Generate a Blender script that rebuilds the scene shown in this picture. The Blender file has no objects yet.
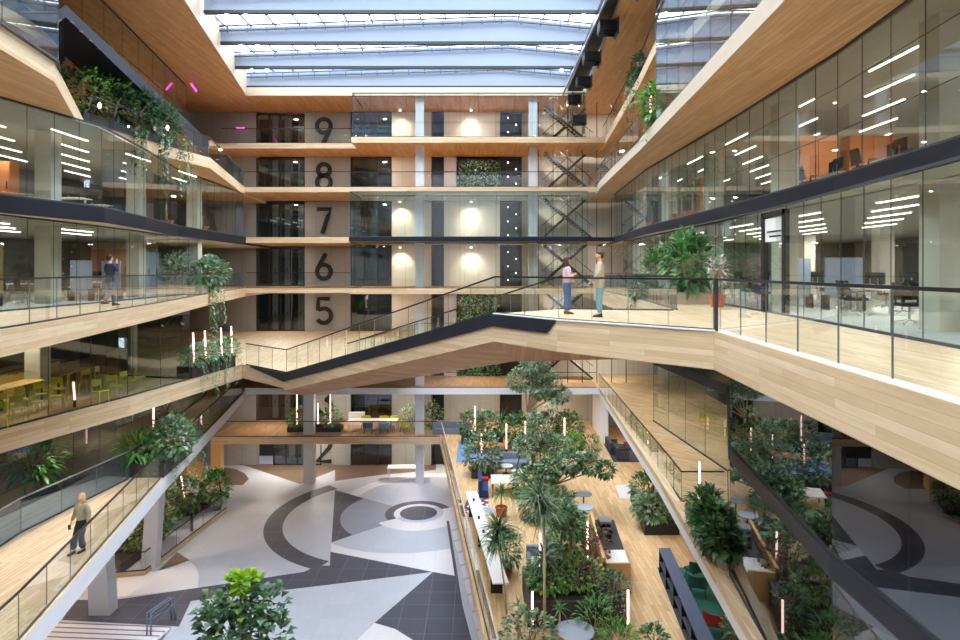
import bpy, math, random
from mathutils import Vector, Matrix
R=math.radians; PI=math.pi
random.seed(7)
C=bpy.context.scene.collection
EYE=1.3; F=640.0; HX=480.0; HY=270.0
def at(px,py,z):
    """point of the level plane z that the survey sketch puts at px,py"""
    D=F*(EYE-z)/(py-HY); return ((px-HX)/F*D, D)
def lin(c):
    c=c/255.0
    return c/12.92 if c<=0.04045 else ((c+0.055)/1.055)**2.4
def rgb(r,g,b): return (lin(r),lin(g),lin(b),1)
# ---------------------------------------------------------------- materials
MAT={}
def new_mat(name):
    m=bpy.data.materials.new(name); m.use_nodes=True; nt=m.node_tree; nt.nodes.clear()
    out=nt.nodes.new('ShaderNodeOutputMaterial'); MAT[name]=m
    return m,nt,out
def plain(name,col,rough=.6,metal=0,noise=0,scale=3.0,emit=None,es=0,spec=.5,bump=0):
    m,nt,out=new_mat(name)
    p=nt.nodes.new('ShaderNodeBsdfPrincipled'); nt.links.new(p.outputs[0],out.inputs[0])
    p.inputs['Base Color'].default_value=rgb(*col); p.inputs['Roughness'].default_value=rough
    p.inputs['Metallic'].default_value=metal; p.inputs['Specular IOR Level'].default_value=spec
    if noise:
        tc=nt.nodes.new('ShaderNodeTexCoord'); n=nt.nodes.new('ShaderNodeTexNoise'); n.inputs['Scale'].default_value=scale; n.inputs['Detail'].default_value=6
        nt.links.new(tc.outputs['Object'],n.inputs['Vector'])
        mx=nt.nodes.new('ShaderNodeMix'); mx.data_type='RGBA'; mx.blend_type='MIX'
        a=[max(0,v-noise) for v in col]; b=[min(255,v+noise) for v in col]
        mx.inputs[6].default_value=rgb(*a); mx.inputs[7].default_value=rgb(*b)
        nt.links.new(n.outputs['Fac'],mx.inputs[0]); nt.links.new(mx.outputs[2],p.inputs['Base Color'])
        if bump:
            bp=nt.nodes.new('ShaderNodeBump'); bp.inputs['Strength'].default_value=bump
            nt.links.new(n.outputs['Fac'],bp.inputs['Height']); nt.links.new(bp.outputs[0],p.inputs['Normal'])
    if emit:
        p.inputs['Emission Color'].default_value=rgb(*emit); p.inputs['Emission Strength'].default_value=es
    return m
def planks(name,c1,c2,rough=.45,w=2.2,h=.16,rot=0,grain=.25,joint=None,mortar=.004,off=.37):
    m,nt,out=new_mat(name); L=nt.links.new; N=nt.nodes.new
    p=N('ShaderNodeBsdfPrincipled'); L(p.outputs[0],out.inputs[0]); p.inputs['Roughness'].default_value=rough; p.inputs['Specular IOR Level'].default_value=.35
    uv=N('ShaderNodeUVMap'); mp=N('ShaderNodeMapping'); mp.inputs['Rotation'].default_value=(0,0,rot); L(uv.outputs[0],mp.inputs[0])
    b=N('ShaderNodeTexBrick'); L(mp.outputs[0],b.inputs['Vector']); b.offset=off; b.offset_frequency=2
    b.inputs['Color1'].default_value=rgb(*c1); b.inputs['Color2'].default_value=rgb(*c2)
    jc=joint or [v*.6 for v in c1]; b.inputs['Mortar'].default_value=rgb(*jc)
    b.inputs['Scale'].default_value=1; b.inputs['Mortar Size'].default_value=mortar; b.inputs['Mortar Smooth'].default_value=.3
    b.inputs['Brick Width'].default_value=w; b.inputs['Row Height'].default_value=h
    m2=N('ShaderNodeMapping'); m2.inputs['Scale'].default_value=(.7,9,1); L(mp.outputs[0],m2.inputs[0])
    n=N('ShaderNodeTexNoise'); n.inputs['Scale'].default_value=1.6; n.inputs['Detail'].default_value=5; L(m2.outputs[0],n.inputs['Vector'])
    cr=N('ShaderNodeMapRange'); cr.inputs[1].default_value=.3; cr.inputs[2].default_value=.7; cr.inputs[3].default_value=1-grain; cr.inputs[4].default_value=1+grain*.4; L(n.outputs['Fac'],cr.inputs[0])
    mx=N('ShaderNodeMix'); mx.data_type='RGBA'; mx.blend_type='MULTIPLY'; mx.inputs[0].default_value=1; L(b.outputs['Color'],mx.inputs[6]); L(cr.outputs[0],mx.inputs[7])
    L(mx.outputs[2],p.inputs['Base Color'])
    return m
def glassy(name,tint,r0=.05,power=5,rough=0.0):
    m,nt,out=new_mat(name); L=nt.links.new; N=nt.nodes.new
    g=N('ShaderNodeNewGeometry'); d=N('ShaderNodeVectorMath'); d.operation='DOT_PRODUCT'
    L(g.outputs['Normal'],d.inputs[0]); L(g.outputs['Incoming'],d.inputs[1])
    a=N('ShaderNodeMath'); a.operation='ABSOLUTE'; L(d.outputs['Value'],a.inputs[0])
    s=N('ShaderNodeMath'); s.operation='SUBTRACT'; s.inputs[0].default_value=1; L(a.outputs[0],s.inputs[1])
    q=N('ShaderNodeMath'); q.operation='POWER'; q.inputs[1].default_value=power; L(s.outputs[0],q.inputs[0])
    k=N('ShaderNodeMath'); k.operation='MULTIPLY_ADD'; k.inputs[1].default_value=1-r0; k.inputs[2].default_value=r0; L(q.outputs[0],k.inputs[0])
    t=N('ShaderNodeBsdfTransparent'); t.inputs[0].default_value=rgb(*tint)
    gl=N('ShaderNodeBsdfGlossy'); gl.inputs['Roughness'].default_value=rough; gl.inputs['Color'].default_value=(.95,.97,1,1)
    mx=N('ShaderNodeMixShader'); L(k.outputs[0],mx.inputs[0]); L(t.outputs[0],mx.inputs[1]); L(gl.outputs[0],mx.inputs[2]); L(mx.outputs[0],out.inputs[0])
    return m
def leafy(name,c1,c2,rough=.4):
    m,nt,out=new_mat(name); L=nt.links.new; N=nt.nodes.new
    p=N('ShaderNodeBsdfPrincipled'); p.inputs['Roughness'].default_value=rough
    g=N('ShaderNodeNewGeometry'); cr=N('ShaderNodeMix'); cr.data_type='RGBA'; cr.inputs[6].default_value=rgb(*c1); cr.inputs[7].default_value=rgb(*c2)
    L(g.outputs['Random Per Island'],cr.inputs[0]); L(cr.outputs[2],p.inputs['Base Color'])
    t=N('ShaderNodeBsdfTranslucent'); L(cr.outputs[2],t.inputs[0]); mx=N('ShaderNodeMixShader'); mx.inputs[0].default_value=.33
    L(p.outputs[0],mx.inputs[1]); L(t.outputs[0],mx.inputs[2]); L(mx.outputs[0],out.inputs[0])
    return m
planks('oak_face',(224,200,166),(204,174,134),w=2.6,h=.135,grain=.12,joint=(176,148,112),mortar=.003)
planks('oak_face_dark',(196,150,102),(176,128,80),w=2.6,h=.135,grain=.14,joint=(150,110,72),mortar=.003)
planks('oak_soffit',(224,182,132),(206,158,106),w=2.6,h=.17,grain=.18)
planks('oak_ceiling',(222,176,132),(202,152,106),w=2.6,h=.17,grain=.18)
planks('oak_floor',(208,184,150),(188,160,122),w=1.6,h=.14,rot=R(0),grain=.16)
planks('herringbone_floor',(224,190,143),(196,156,106),w=.9,h=.13,rot=R(45),grain=.15,off=.5)
planks('warm_floor',(196,154,112),(172,128,86),w=1.2,h=.14,grain=.18)
planks('tile_light',(192,197,209),(187,192,204),rough=.5,w=1.2,h=1.2,grain=.05,off=0,mortar=.006,joint=(172,176,186))
planks('tile_dark',(80,81,95),(72,74,88),rough=.55,w=1.2,h=1.2,grain=.12,off=0,mortar=.012,joint=(120,120,128))
planks('tile_grey',(150,156,170),(144,150,164),rough=.5,w=1.2,h=1.2,grain=.06,off=0,mortar=.006,joint=(135,140,150))
planks('tile_white',(228,227,232),(222,221,227),rough=.5,w=1.2,h=1.2,grain=.04,off=0,mortar=.006,joint=(200,198,200))
planks('tile_dark_warm',(122,104,90),(112,95,82),rough=.5,w=1.2,h=1.2,grain=.08,off=0,mortar=.006)  # dark tile with warm light put into its colour
planks('concrete_panel',(160,160,157),(152,152,149),rough=.7,w=1.2,h=3.6,grain=.1,off=0,mortar=.012,joint=(120,112,104))
planks('cream_panel',(222,214,202),(216,208,196),rough=.7,w=1.25,h=3.6,grain=.04,off=0,mortar=.012,joint=(176,166,150))
planks('office_wall',(128,126,122),(106,104,100),rough=.8,w=3.0,h=3.6,grain=.1,off=0,mortar=.02,joint=(60,60,60))
planks('office_carpet',(188,190,190),(178,181,182),rough=.9,w=1,h=1,grain=.08,off=0)
planks('garden_floor',(226,192,146),(202,163,114),w=1.1,h=.15,rot=R(0),grain=.14)
plain('office_ceiling',(178,170,156),.8,noise=6)
plain('cream_soffit',(196,190,168),.7,noise=4)
plain('white_paint',(232,233,237),.6,noise=4)
plain('white_reveal',(186,172,150),.6,noise=4)
plain('column_paint',(212,215,220),.6,noise=5)
plain('concrete',(196,190,176),.75,noise=10,scale=2)
plain('black_steel',(34,37,48),.4,spec=.4)
plain('black_metal',(20,20,22),.45)
plain('navy_band',(20,22,32),.6,spec=.25)
plain('truss_steel',(78,90,110),.6)
plain('dark_door',(26,25,26),.35)
plain('dark_recess',(46,44,44),.6)
plain('rail_metal',(70,72,76),.35,metal=.6)
plain('silver',(175,180,190),.3,metal=.7)
plain('glass_edge',(104,116,114),.3)
plain('joint',(50,56,60),.5)
plain('tube_glow',(255,225,220),.4,emit=(255,196,190),es=3.2)
plain('strip_glow',(255,250,240),.4,emit=(255,246,228),es=6)
plain('spot_glow',(255,255,250),.4,emit=(255,250,240),es=5)
plain('magenta_glow',(255,80,220),.4,emit=(235,60,220),es=4)
plain('soil',(48,36,28),.95,noise=12,scale=20)
plain('planter_dark',(52,44,44),.5,noise=4)
plain('planter_beige',(178,160,142),.6,noise=4)
plain('planter_black',(36,36,40),.5)
plain('terracotta',(196,108,66),.7,noise=8)
plain('bark',(150,122,92),.85,noise=25,scale=14,bump=.3)
plain('bark_pale',(190,172,140),.85,noise=20,scale=14)
plain('grey_top',(158,164,176),.5)
plain('white_top',(232,230,226),.4)
plain('dark_grey_fabric',(62,64,72),.9,noise=6,scale=30)
plain('grey_fabric',(120,128,146),.9,noise=6,scale=30)
plain('cream_fabric',(222,212,192),.9,noise=6,scale=30)
plain('blue_rug',(106,140,190),.95,noise=8,scale=40)
plain('green_carpet',(28,104,86),.95,noise=10,scale=30)
plain('green_fabric',(30,90,76),.9,noise=6,scale=30)
plain('orange_panel',(190,118,74),.6,noise=6)
plain('orange_top',(226,140,50),.5)
plain('yellow_seat',(196,196,40),.5)
plain('navy_fabric',(40,58,100),.9)
plain('red_fabric',(170,40,40),.8)
plain('teal_fabric',(30,100,100),.8)
plain('blue_screen',(140,156,184),.8)
plain('pink_wall',(206,198,200),.7)
plain('yellow_wood',(196,168,104),.6,noise=8)
plain('oak_plain',(214,172,116),.5,noise=8,scale=4)
plain('blue_steel',(118,134,160),.4,metal=.2)
plain('chair_white',(210,210,206),.5)
plain('skin',(214,160,130),.6)
plain('hair_brown',(70,40,30),.7); plain('hair_blonde',(196,164,112),.7); plain('hair_dark',(28,22,20),.7)
plain('pink_top',(206,170,178),.85); plain('jeans',(62,84,128),.85,noise=10,scale=20); plain('tan_jacket',(178,164,142),.85)
plain('light_jeans',(112,150,164),.85,noise=8,scale=20); plain('navy_jacket',(30,34,56),.85); plain('grey_trousers',(110,100,104),.85)
plain('olive_top',(150,142,118),.85); plain('black_cloth',(18,18,22),.85); plain('slate_cloth',(78,86,108),.85)
plain('brown_shoe',(110,58,34),.5); plain('white_shirt',(225,225,228),.8)
glassy('pane',(242,247,245),.04)
glassy('pane_dark',(196,208,212),.10)
glassy('pane_clear',(252,254,253),.022)
glassy('pane_mirror',(150,164,172),.16)
glassy('pane_cafe',(228,234,230),.05)
glassy('pane_blue',(190,212,236),.13)
glassy('roof_glass',(246,249,252),.03)
leafy('leaf_deep',(46,80,48),(88,124,74)); leafy('leaf_mid',(82,122,70),(136,168,100)); leafy('leaf_pale',(136,158,128),(190,204,172)); leafy('leaf_lime',(120,176,40),(176,206,60))
leafy('leaf_blue',(70,104,86),(124,154,130)); leafy('leaf_red',(104,36,40),(150,60,56)); leafy('leaf_fresh',(64,130,66),(104,168,84)); leafy('bloom',(210,190,200),(250,225,225)); leafy('bloom_red',(200,40,50),(230,70,80))
leafy('leaf_black',(18,40,24),(40,72,36)); leafy('leaf_orange',(190,90,40),(220,130,60))
def mk_panel():
    m,nt,out=new_mat('blind_fabric'); N=nt.nodes.new; L=nt.links.new
    d=N('ShaderNodeBsdfDiffuse'); d.inputs[0].default_value=rgb(168,178,192); t=N('ShaderNodeBsdfTranslucent'); t.inputs[0].default_value=rgb(150,162,180)
    mx=N('ShaderNodeMixShader'); mx.inputs[0].default_value=.4; L(d.outputs[0],mx.inputs[1]); L(t.outputs[0],mx.inputs[2]); L(mx.outputs[0],out.inputs[0])
mk_panel()
# patterned rug
def mk_rug():
    m,nt,out=new_mat('dotted_rug'); N=nt.nodes.new; L=nt.links.new
    p=N('ShaderNodeBsdfPrincipled'); p.inputs['Roughness'].default_value=.95; L(p.outputs[0],out.inputs[0])
    v=N('ShaderNodeTexVoronoi'); v.inputs['Scale'].default_value=4.5; uv=N('ShaderNodeUVMap'); L(uv.outputs[0],v.inputs['Vector'])
    r=N('ShaderNodeValToRGB'); r.color_ramp.interpolation='CONSTANT'; r.color_ramp.elements[0].color=rgb(225,215,215); r.color_ramp.elements[1].position=.5; r.color_ramp.elements[1].color=rgb(110,60,80)
    sp=N('ShaderNodeSeparateColor'); L(v.outputs['Color'],sp.inputs[0]); L(sp.outputs[0],r.inputs[0]); L(r.outputs[0],p.inputs['Base Color'])
mk_rug()
# ---------------------------------------------------------------- mesh helper
class MB:
    def __init__(s): s.v=[]; s.f=[]; s.m=[]; s.sm=[]; s.uv={}
    def add(s,vs,fs,mi=0,smooth=False):
        b=len(s.v); s.v+= [tuple(v) for v in vs]
        for f in fs: s.f.append([b+i for i in f]); s.m.append(mi); s.sm.append(smooth)
        return s
    def prism(s,poly,z0,z1,mi=(0,0,0)):
        """poly: plan outline; materials (bottom, side, top)"""
        p=list(poly); a=sum(p[i][0]*p[(i+1)%len(p)][1]-p[(i+1)%len(p)][0]*p[i][1] for i in range(len(p)))
        if a<0: p.reverse()
        n=len(p); b=len(s.v)
        s.v+=[(x,y,z0) for x,y in p]+[(x,y,z1) for x,y in p]
        s.f.append([b+i for i in range(n)][::-1]); s.m.append(mi[0]); s.sm.append(False)
        s.f.append([b+n+i for i in range(n)]); s.m.append(mi[2]); s.sm.append(False)
        for i in range(n):
            j=(i+1)%n; s.f.append([b+i,b+j,b+n+j,b+n+i]); s.m.append(mi[1]); s.sm.append(False)
        return s
    def box(s,x0,x1,y0,y1,z0,z1,mi=0,M=None):
        vs=[(x,y,z) for z in (z0,z1) for x,y in ((x0,y0),(x1,y0),(x1,y1),(x0,y1))]
        if M is not None: vs=[tuple(M@Vector(v)) for v in vs]
        return s.add(vs,[(3,2,1,0),(4,5,6,7),(0,1,5,4),(1,2,6,5),(2,3,7,6),(3,0,4,7)],mi)
    def beam(s,a,b,w,h,mi=0):
        """box from a to b, width w across, height h, centred on the line"""
        a=Vector(a); b=Vector(b); d=b-a; L=d.length
        if L<1e-6: return s
        d/=L; up=Vector((0,0,1))
        if abs(d.z)>.99: up=Vector((0,1,0))
        x=d.cross(up).normalized(); u=x.cross(d)
        vs=[]
        for p in (a,b):
            for sx,su in ((-1,-1),(1,-1),(1,1),(-1,1)): vs.append(p+x*sx*w/2+u*su*h/2)
        return s.add(vs,[(0,1,2,3),(7,6,5,4),(1,0,4,5),(2,1,5,6),(3,2,6,7),(0,3,7,4)],mi)
    def tube(s,pts,r,n=6,mi=0,cap=True):
        pts=[Vector(p) for p in pts]; rs=r if isinstance(r,(list,tuple)) else [r]*len(pts)
        b=len(s.v); prev=None
        for i,p in enumerate(pts):
            d=(pts[min(i+1,len(pts)-1)]-pts[max(i-1,0)]).normalized()
            if prev is None:
                u=d.cross(Vector((0,0,1)) if abs(d.z)<.9 else Vector((1,0,0))).normalized()
            else: u=(prev-d*prev.dot(d)).normalized()
            prev=u; w=d.cross(u)
            for k in range(n):
                a=2*PI*k/n; s.v.append(tuple(p+(u*math.cos(a)+w*math.sin(a))*rs[i]))
        for i in range(len(pts)-1):
            for k in range(n):
                j=(k+1)%n; s.f.append([b+i*n+k,b+i*n+j,b+(i+1)*n+j,b+(i+1)*n+k]); s.m.append(mi); s.sm.append(n>4)
        if cap:
            s.f.append([b+k for k in range(n)][::-1]); s.m.append(mi); s.sm.append(False)
            s.f.append([b+(len(pts)-1)*n+k for k in range(n)]); s.m.append(mi); s.sm.append(False)
        return s
    def lathe(s,prof,c=(0,0,0),n=20,mi=0,sx=1,sy=1):
        b=len(s.v)
        for r,z in prof:
            for k in range(n):
                a=2*PI*k/n; s.v.append((c[0]+r*math.cos(a)*sx,c[1]+r*math.sin(a)*sy,c[2]+z))
        for i in range(len(prof)-1):
            for k in range(n):
                j=(k+1)%n; s.f.append([b+i*n+k,b+i*n+j,b+(i+1)*n+j,b+(i+1)*n+k]); s.m.append(mi); s.sm.append(False)
        s.f.append([b+k for k in range(n)][::-1]); s.m.append(mi); s.sm.append(False)
        s.f.append([b+(len(prof)-1)*n+k for k in range(n)]); s.m.append(mi); s.sm.append(False)
        return s
    def leaf(s,p,d,L,w,mi=0,droop=.25,up=None):
        p=Vector(p); d=Vector(d).normalized(); side=d.cross(up or Vector((0,0,1)))
        if side.length<.05: side=Vector((1,0,0))
        side.normalize(); n=side.cross(d)
        mid=p+d*L*.5+n*L*.04; tip=p+d*L-Vector((0,0,droop*L))
        a=mid+side*w/2+n*w*.12; c=mid-side*w/2+n*w*.12
        s.add([p,a,mid,c,tip],[(0,1,2),(0,2,3),(1,4,2),(2,4,3)],mi); return s
    def blade(s,p,d,L,w,mi=0,droop=.5,seg=3):
        p=Vector(p); d=Vector(d).normalized(); side=d.cross(Vector((0,0,1)))
        if side.length<.05: side=Vector((1,0,0))
        side.normalize(); vs=[]; q=p.copy(); dd=d.copy()
        for i in range(seg+1):
            t=i/seg; ww=w*(.5+.5*math.sin(PI*min(1,t*1.3+.15)))*(1-t*.8)
            vs+= [q-side*ww/2,q+side*ww/2]
            q=q+dd*(L/seg); dd=(dd+Vector((0,0,-droop/seg*1.6))).normalized()
        s.add(vs,[(2*i,2*i+1,2*i+3,2*i+2) for i in range(seg)],mi); return s
    def build(s,name,mats,parent=None,loc=None,**tags):
        me=bpy.data.meshes.new(name); me.from_pydata(s.v,[],s.f)
        if isinstance(mats,str): mats=[mats]
        for k in mats: me.materials.append(MAT[k])
        me.polygons.foreach_set('material_index',[min(i,len(mats)-1) for i in s.m]); me.polygons.foreach_set('use_smooth',s.sm)
        uvl=me.uv_layers.new(name='UVMap').data; V=me.vertices; up=[0.0]*(2*len(me.loops)); ofs=loc or (0,0,0)
        for f in me.polygons:
            n=f.normal
            for li,vi in zip(f.loop_indices,f.vertices):
                c=V[vi].co
                if abs(n.z)>.86: u,v=c.y+ofs[1],c.x+ofs[0]
                else:
                    h=math.hypot(n.x,n.y) or 1; u=(-n.y*c.x+n.x*c.y)/h; v=c.z+ofs[2]
                    if abs(n.z)>.2: v=c.z*1.3+ofs[2]
                up[2*li]=u; up[2*li+1]=v
        uvl.foreach_set('uv',up)
        o=bpy.data.objects.new(name,me); C.objects.link(o)
        if parent is not None: o.parent=parent
        if loc: o.location=loc
        for k,v in tags.items(): o[k]=v
        return o
def tag(o,label=None,category=None,group=None,kind=None):
    if label: o['label']=label
    if category: o['category']=category
    if group: o['group']=group
    if kind: o['kind']=kind
    return o
def thing(name,label,cat,loc=(0,0,0),rz=0,group=None):
    o=bpy.data.objects.new(name,None); C.objects.link(o); o.location=loc; o.rotation_euler=(0,0,rz); o.empty_display_size=.2
    return tag(o,label,cat,group)
KIDS={}
def copy_tree(o,loc=None,rz=None,label=None,group=None,parent=None):
    c=o.copy(); C.objects.link(c)
    if parent is not None: c.parent=parent
    if loc is not None: c.location=loc
    if rz is not None: c.rotation_euler=(0,0,rz)
    if label: c['label']=label
    if group: c['group']=group
    for ch in kids(o): copy_tree(ch,parent=c)
    return c
def kids(o):
    k=KIDS.get(o.name)
    if k is None: k=KIDS[o.name]=list(o.children)
    return k
def struct(name,mb,mats,label=None,parent=None):
    o=mb.build(name,mats,parent)
    if parent is None: o['kind']='structure'
    if label: o['label']=label
    return o
def lerp(a,b,t): return tuple(a[i]+(b[i]-a[i])*t for i in range(len(a)))
def walk(path,step):
    """points every ~step along each straight stretch of a path"""
    out=[path[0]]
    for a,b in zip(path,path[1:]):
        L=math.dist(a,b); n=max(1,round(L/step))
        out+=[lerp(a,b,i/n) for i in range(1,n+1)]
    return out
# ================================================================= THE BUILDING
LZ={2:-14.4,3:-10.8,4:-7.2,5:-3.6,6:0.0,7:3.6,8:7.2,9:10.8}
BY=45.7; WY=51.5           # front of the back galleries, lift-core wall
XO_L,XO_R=-31.0,25.0       # outer walls
def level_slab(name,poly,z,th,mats,label=None):
    mb=MB().prism(poly,z-th,z,(2,1,0)); return struct(name,mb,list(mats),label)
# --- left-hand floors (atrium edge, near to far)
LE={9:[(-16.8,-5),(-17.2,28),(-20,44),(-20,WY)],
    8:[(-10.8,-5),(-10.9,9),(-11.6,15.4),(-12.1,18.2),(-15.8,25.6),(-14.2,33.7),(-16.8,45.7),(-17.2,WY)],
    7:[(-14.6,-5),(-14.9,16),(-14.7,19.6),(-13.9,23.7),(-14.6,28),(-15.8,33.5),(-16.4,44.6),(-16.8,WY)],
    6:[(-8.2,-5),(-10.4,13.9),(-12.5,25),(-15,36),(-16.8,45.7),(-17,WY)],
    5:[(-13.2,-5),(-14.9,16),(-14.7,19.6),(-13.5,24.7),(-12.3,33.2),(-9.3,30.4),(-6.8,33.2),(-4.2,45.7),(-4.2,WY)],
    4:[(-8.3,-5),(-10.5,14.7),(-12.9,25.9),(-16.3,44),(-16.9,46),(-17,WY)]}
TH_L={9:.5,8:.55,7:.55,6:.6,5:.72,4:.62}
MT_L={9:('oak_floor','oak_face','oak_ceiling'),8:('oak_floor','oak_face','oak_soffit'),7:('office_carpet','navy_band','cream_soffit'),
      6:('oak_floor','oak_face','oak_soffit'),5:('oak_floor','oak_face','oak_ceiling'),4:('oak_floor','white_paint','white_paint')}
for l,e in LE.items():
    level_slab('floor_%d_left'%l,e+[(XO_L,WY),(XO_L,-5)],LZ[l],TH_L[l],MT_L[l],'timber-edged gallery floor of level %s on the west side'%l)
# --- right-hand floors
G5=[(5.75,-5),(6.0,11),(6.9,17.8),(10.4,27),(9.7,36),(9.4,WY)]
RE={9:[(8.2,-5),(8.2,25.6),(7.2,25.8),(7.8,31.5),(9.1,47.5),(9.1,WY)],
    8:[(5.4,-5),(6.1,12.8),(7.2,28.8),(7.9,42),(8.3,45.7),(8.3,WY)],
    7:[(7.9,-5),(8.2,8),(8.3,11),(8.75,15.8),(8.9,23.4),(8.8,34),(9.2,41),(9.5,45.7),(9.5,WY)],
    6:[(4.2,-5),(4.62,6.16),(4.98,13.6),(6.3,20.6),(6.9,27.7),(7.8,43),(8.1,45.7),(8.1,WY)],
    5:G5,
    4:[(5.6,-5),(5.88,9),(6.3,14.7),(7.3,25.9),(8.6,46),(8.6,WY)]}
TH_R={9:.5,8:.5,7:.42,6:.82,5:.34,4:.62}
MT_R={9:('oak_floor','oak_face','oak_soffit'),8:('oak_floor','white_reveal','oak_soffit'),7:('office_carpet','navy_band','cream_soffit'),
      6:('oak_floor','oak_face','oak_soffit'),5:('dark_recess','black_steel','dark_recess'),4:('herringbone_floor','white_paint','white_paint')}
for l,e in RE.items():
    level_slab('floor_%d_right'%l,e+[(XO_R,WY),(XO_R,-5)],LZ[l],TH_R[l],MT_R[l],'gallery floor of level %s on the east side'%l)
# timber band round the edge of level four, above its white fascia
struct('trim_1',MB().prism([(5.72,-5),(5.96,9),(6.5,14.7),(7.55,25.9),(8.9,46),(8.55,46),(7.25,25.9),(6.25,14.7),(5.83,9),(5.55,-5)],LZ[4]-.2,LZ[4]+.06),'oak_face','oak coping along the edge of the level four gallery')
# --- back floors
def back(l,x0,x1,y0,th,mats,suffix=''):
    level_slab('floor_%d_back%s'%(l,suffix),[(x0,y0),(x1,y0),(x1,WY),(x0,WY)],LZ[l],th,mats,'gallery floor of level %s in front of the lift core'%l)
W=('warm_floor','oak_face','oak_soffit')
XE={l:(LE[l][-1][0] if l in LE else -19,RE[l][-1][0] if l in RE else 20) for l in range(3,10)}
back(9,XE[9][0],-9.2,47.9,.4,W,'_west'); back(9,-9.2,XE[9][1],BY,.4,W,'_east')
back(8,XE[8][0],-9.2,45.5,.36,W,'_west'); back(8,-9.2,XE[8][1],45.5,.36,('warm_floor','oak_face','cream_soffit'),'_east')
back(7,XE[7][0],-9.2,44.9,.4,W,'_west'); back(7,-9.2,XE[7][1],44.9,.3,('office_carpet','navy_band','cream_soffit'),'_east')
back(6,XE[6][0],-9.2,BY+.2,.36,W,'_west'); back(6,-9.2,XE[6][1],BY-.4,.4,W,'_east')
back(5,-4.2,XE[5][1],BY,.36,W)
back(4,XE[4][0],XE[4][1],46.1,.46,('warm_floor','white_paint','white_paint'))
# level 3: back deck and the garden deck
level_slab('floor_3_back',[(-19.5,46.3),(-2.9,46.3),(-2.9,WY),(-19.5,WY)],LZ[3],.5,('warm_floor','oak_face','oak_soffit'),'level three deck in front of the lift core')
level_slab('floor_3_garden',[(-2.9,46.3),(.16,20.9),(1.9,6),(XO_R,6),(XO_R,WY),(-2.9,WY)],LZ[3],.5,('garden_floor','oak_face','oak_soffit'),'oak floor of the indoor garden on level three')
struct('floor',MB().box(XO_L,XO_R,-5,60,LZ[2]-.4,LZ[2]),'tile_light','pale tiled ground floor of the atrium')
# --- ground-floor inlays
def G(*pts): return [at(x,y,LZ[2]) for x,y in pts]
def arc(cx,cy,r,a0,a1,n=24): return [(cx+r*math.cos(R(a0+(a1-a0)*i/n)),cy+r*math.sin(R(a0+(a1-a0)*i/n))) for i in range(n+1)]
nin=[0]
def inlay(poly,m,h=.006):
    nin[0]+=1
    mb=MB().prism(poly,LZ[2]-.05,LZ[2]+h); struct('floor_inlay_%d'%nin[0],mb,m)
def band(c,r0,r1,a0,a1,m,h=.006,n=30):
    inlay(arc(c[0],c[1],r1,a0,a1,n)+arc(c[0],c[1],r0,a1,a0,n),m,h)
inlay(G((62,620),(75,600),(114,600),(197.5,588),(304,572),(316,566),(329.8,565.7),(330.5,552),(433,572),(310,587),(191,601),(179,626.6)),'tile_dark')
band((-5.3,40.9),7.0,8.1,134.5,246,'tile_dark',.007,40)
c1=(-4.2,41.2)
wedge=G((335,490),(364.5,498.5))+arc(c1[0],c1[1],4.7,143.5,224.6,12)+G((351.5,535.5),(331.5,542.5))
inlay(wedge,'tile_dark')
inlay(G((364.5,498.5),(393,506),(385,515),(397,520),(384,525),(351.5,535.5))+arc(c1[0],c1[1],4.7,224.6,143.5,12),'tile_grey')
inlay(G((433,572),(455,576),(472,642),(416,642),(395,629),(374.5,623)),'tile_dark')
inlay(G((331.5,543.5),(345,548),(365,552),(385,553.5),(410,553.5),(435,551),(450,548.5),(456,576),(433,572),(331,551.5)),'tile_white')
inlay(G((355,642),(374.5,623),(395,629),(416,642)),'tile_white')
cr=(-3.97,41.35)
band(cr,1.6,2.15,25,222,'tile_dark',.008); band(cr,1.6,2.85,215,385,'tile_white',.009)
band(cr,1.2,1.58,45,215,'tile_white',.010); inlay(arc(cr[0],cr[1],1.2,0,355,30),'tile_dark',.009)
inlay(G((243,485),(205,485.3),(205,472),(212,468.5),(222,467.3),(235,469),(245,473.5),(249,479)),'tile_dark_warm')
inlay(G((178,485),(198,482.5),(204,485.4)),'tile_dark_warm',.005)
inlay(G((300,484),(335,470),(335,464),(240,464)),'tile_dark_warm',.004)
inlay(G((335,463),(436,463),(436,470),(380,475),(335,481)),'tile_dark_warm',.004)
inlay(G((113,598),(118,578),(158,569),(189,560.5),(196,567),(199,577),(197.5,588)),'tile_white')
inlay(G((158,571),(177,552),(190,560.5)),'tile_dark_warm')
band((-3.2,43.2),5.3,6.2,60,178,'tile_white',.005)
# white slabs in a dark border under the garden edge
bl=G((449,521),(482,652)); br=G((456,519),(494,646))
inlay(G((446.5,521),(449,521),(470,652),(466,652)),'tile_dark',.012)
for i in range(9):
    a=lerp(bl[0],bl[1],i/9+.008); b=lerp(bl[0],bl[1],(i+1)/9-.008); c=lerp(br[0],br[1],(i+1)/9-.008); d=lerp(br[0],br[1],i/9+.008)
    inlay([a,b,c,d],'tile_white',.02)
# --- outer walls and the lift core
struct('wall_left',MB().box(XO_L-.3,XO_L,-5,WY,LZ[2],16),'office_wall')
struct('wall_right',MB().box(XO_R,XO_R+.3,-5,WY,LZ[2],16),'office_wall')
struct('wall_back',MB().box(-14.1,-10.4,WY,WY+.4,LZ[2],14.9),'concrete_panel')
struct('wall_back_west',MB().box(XO_L,-17.9,WY,WY+.4,LZ[2],14.9),'concrete_panel')
struct('wall_back_east',MB().box(3.4,XO_R,WY+.6,WY+1,LZ[2],14.9),'cream_panel')
struct('wall_back_upper',MB().box(XO_L,XO_R,WY+2.6,WY+3,LZ[2],14.9),'dark_recess')
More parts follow.
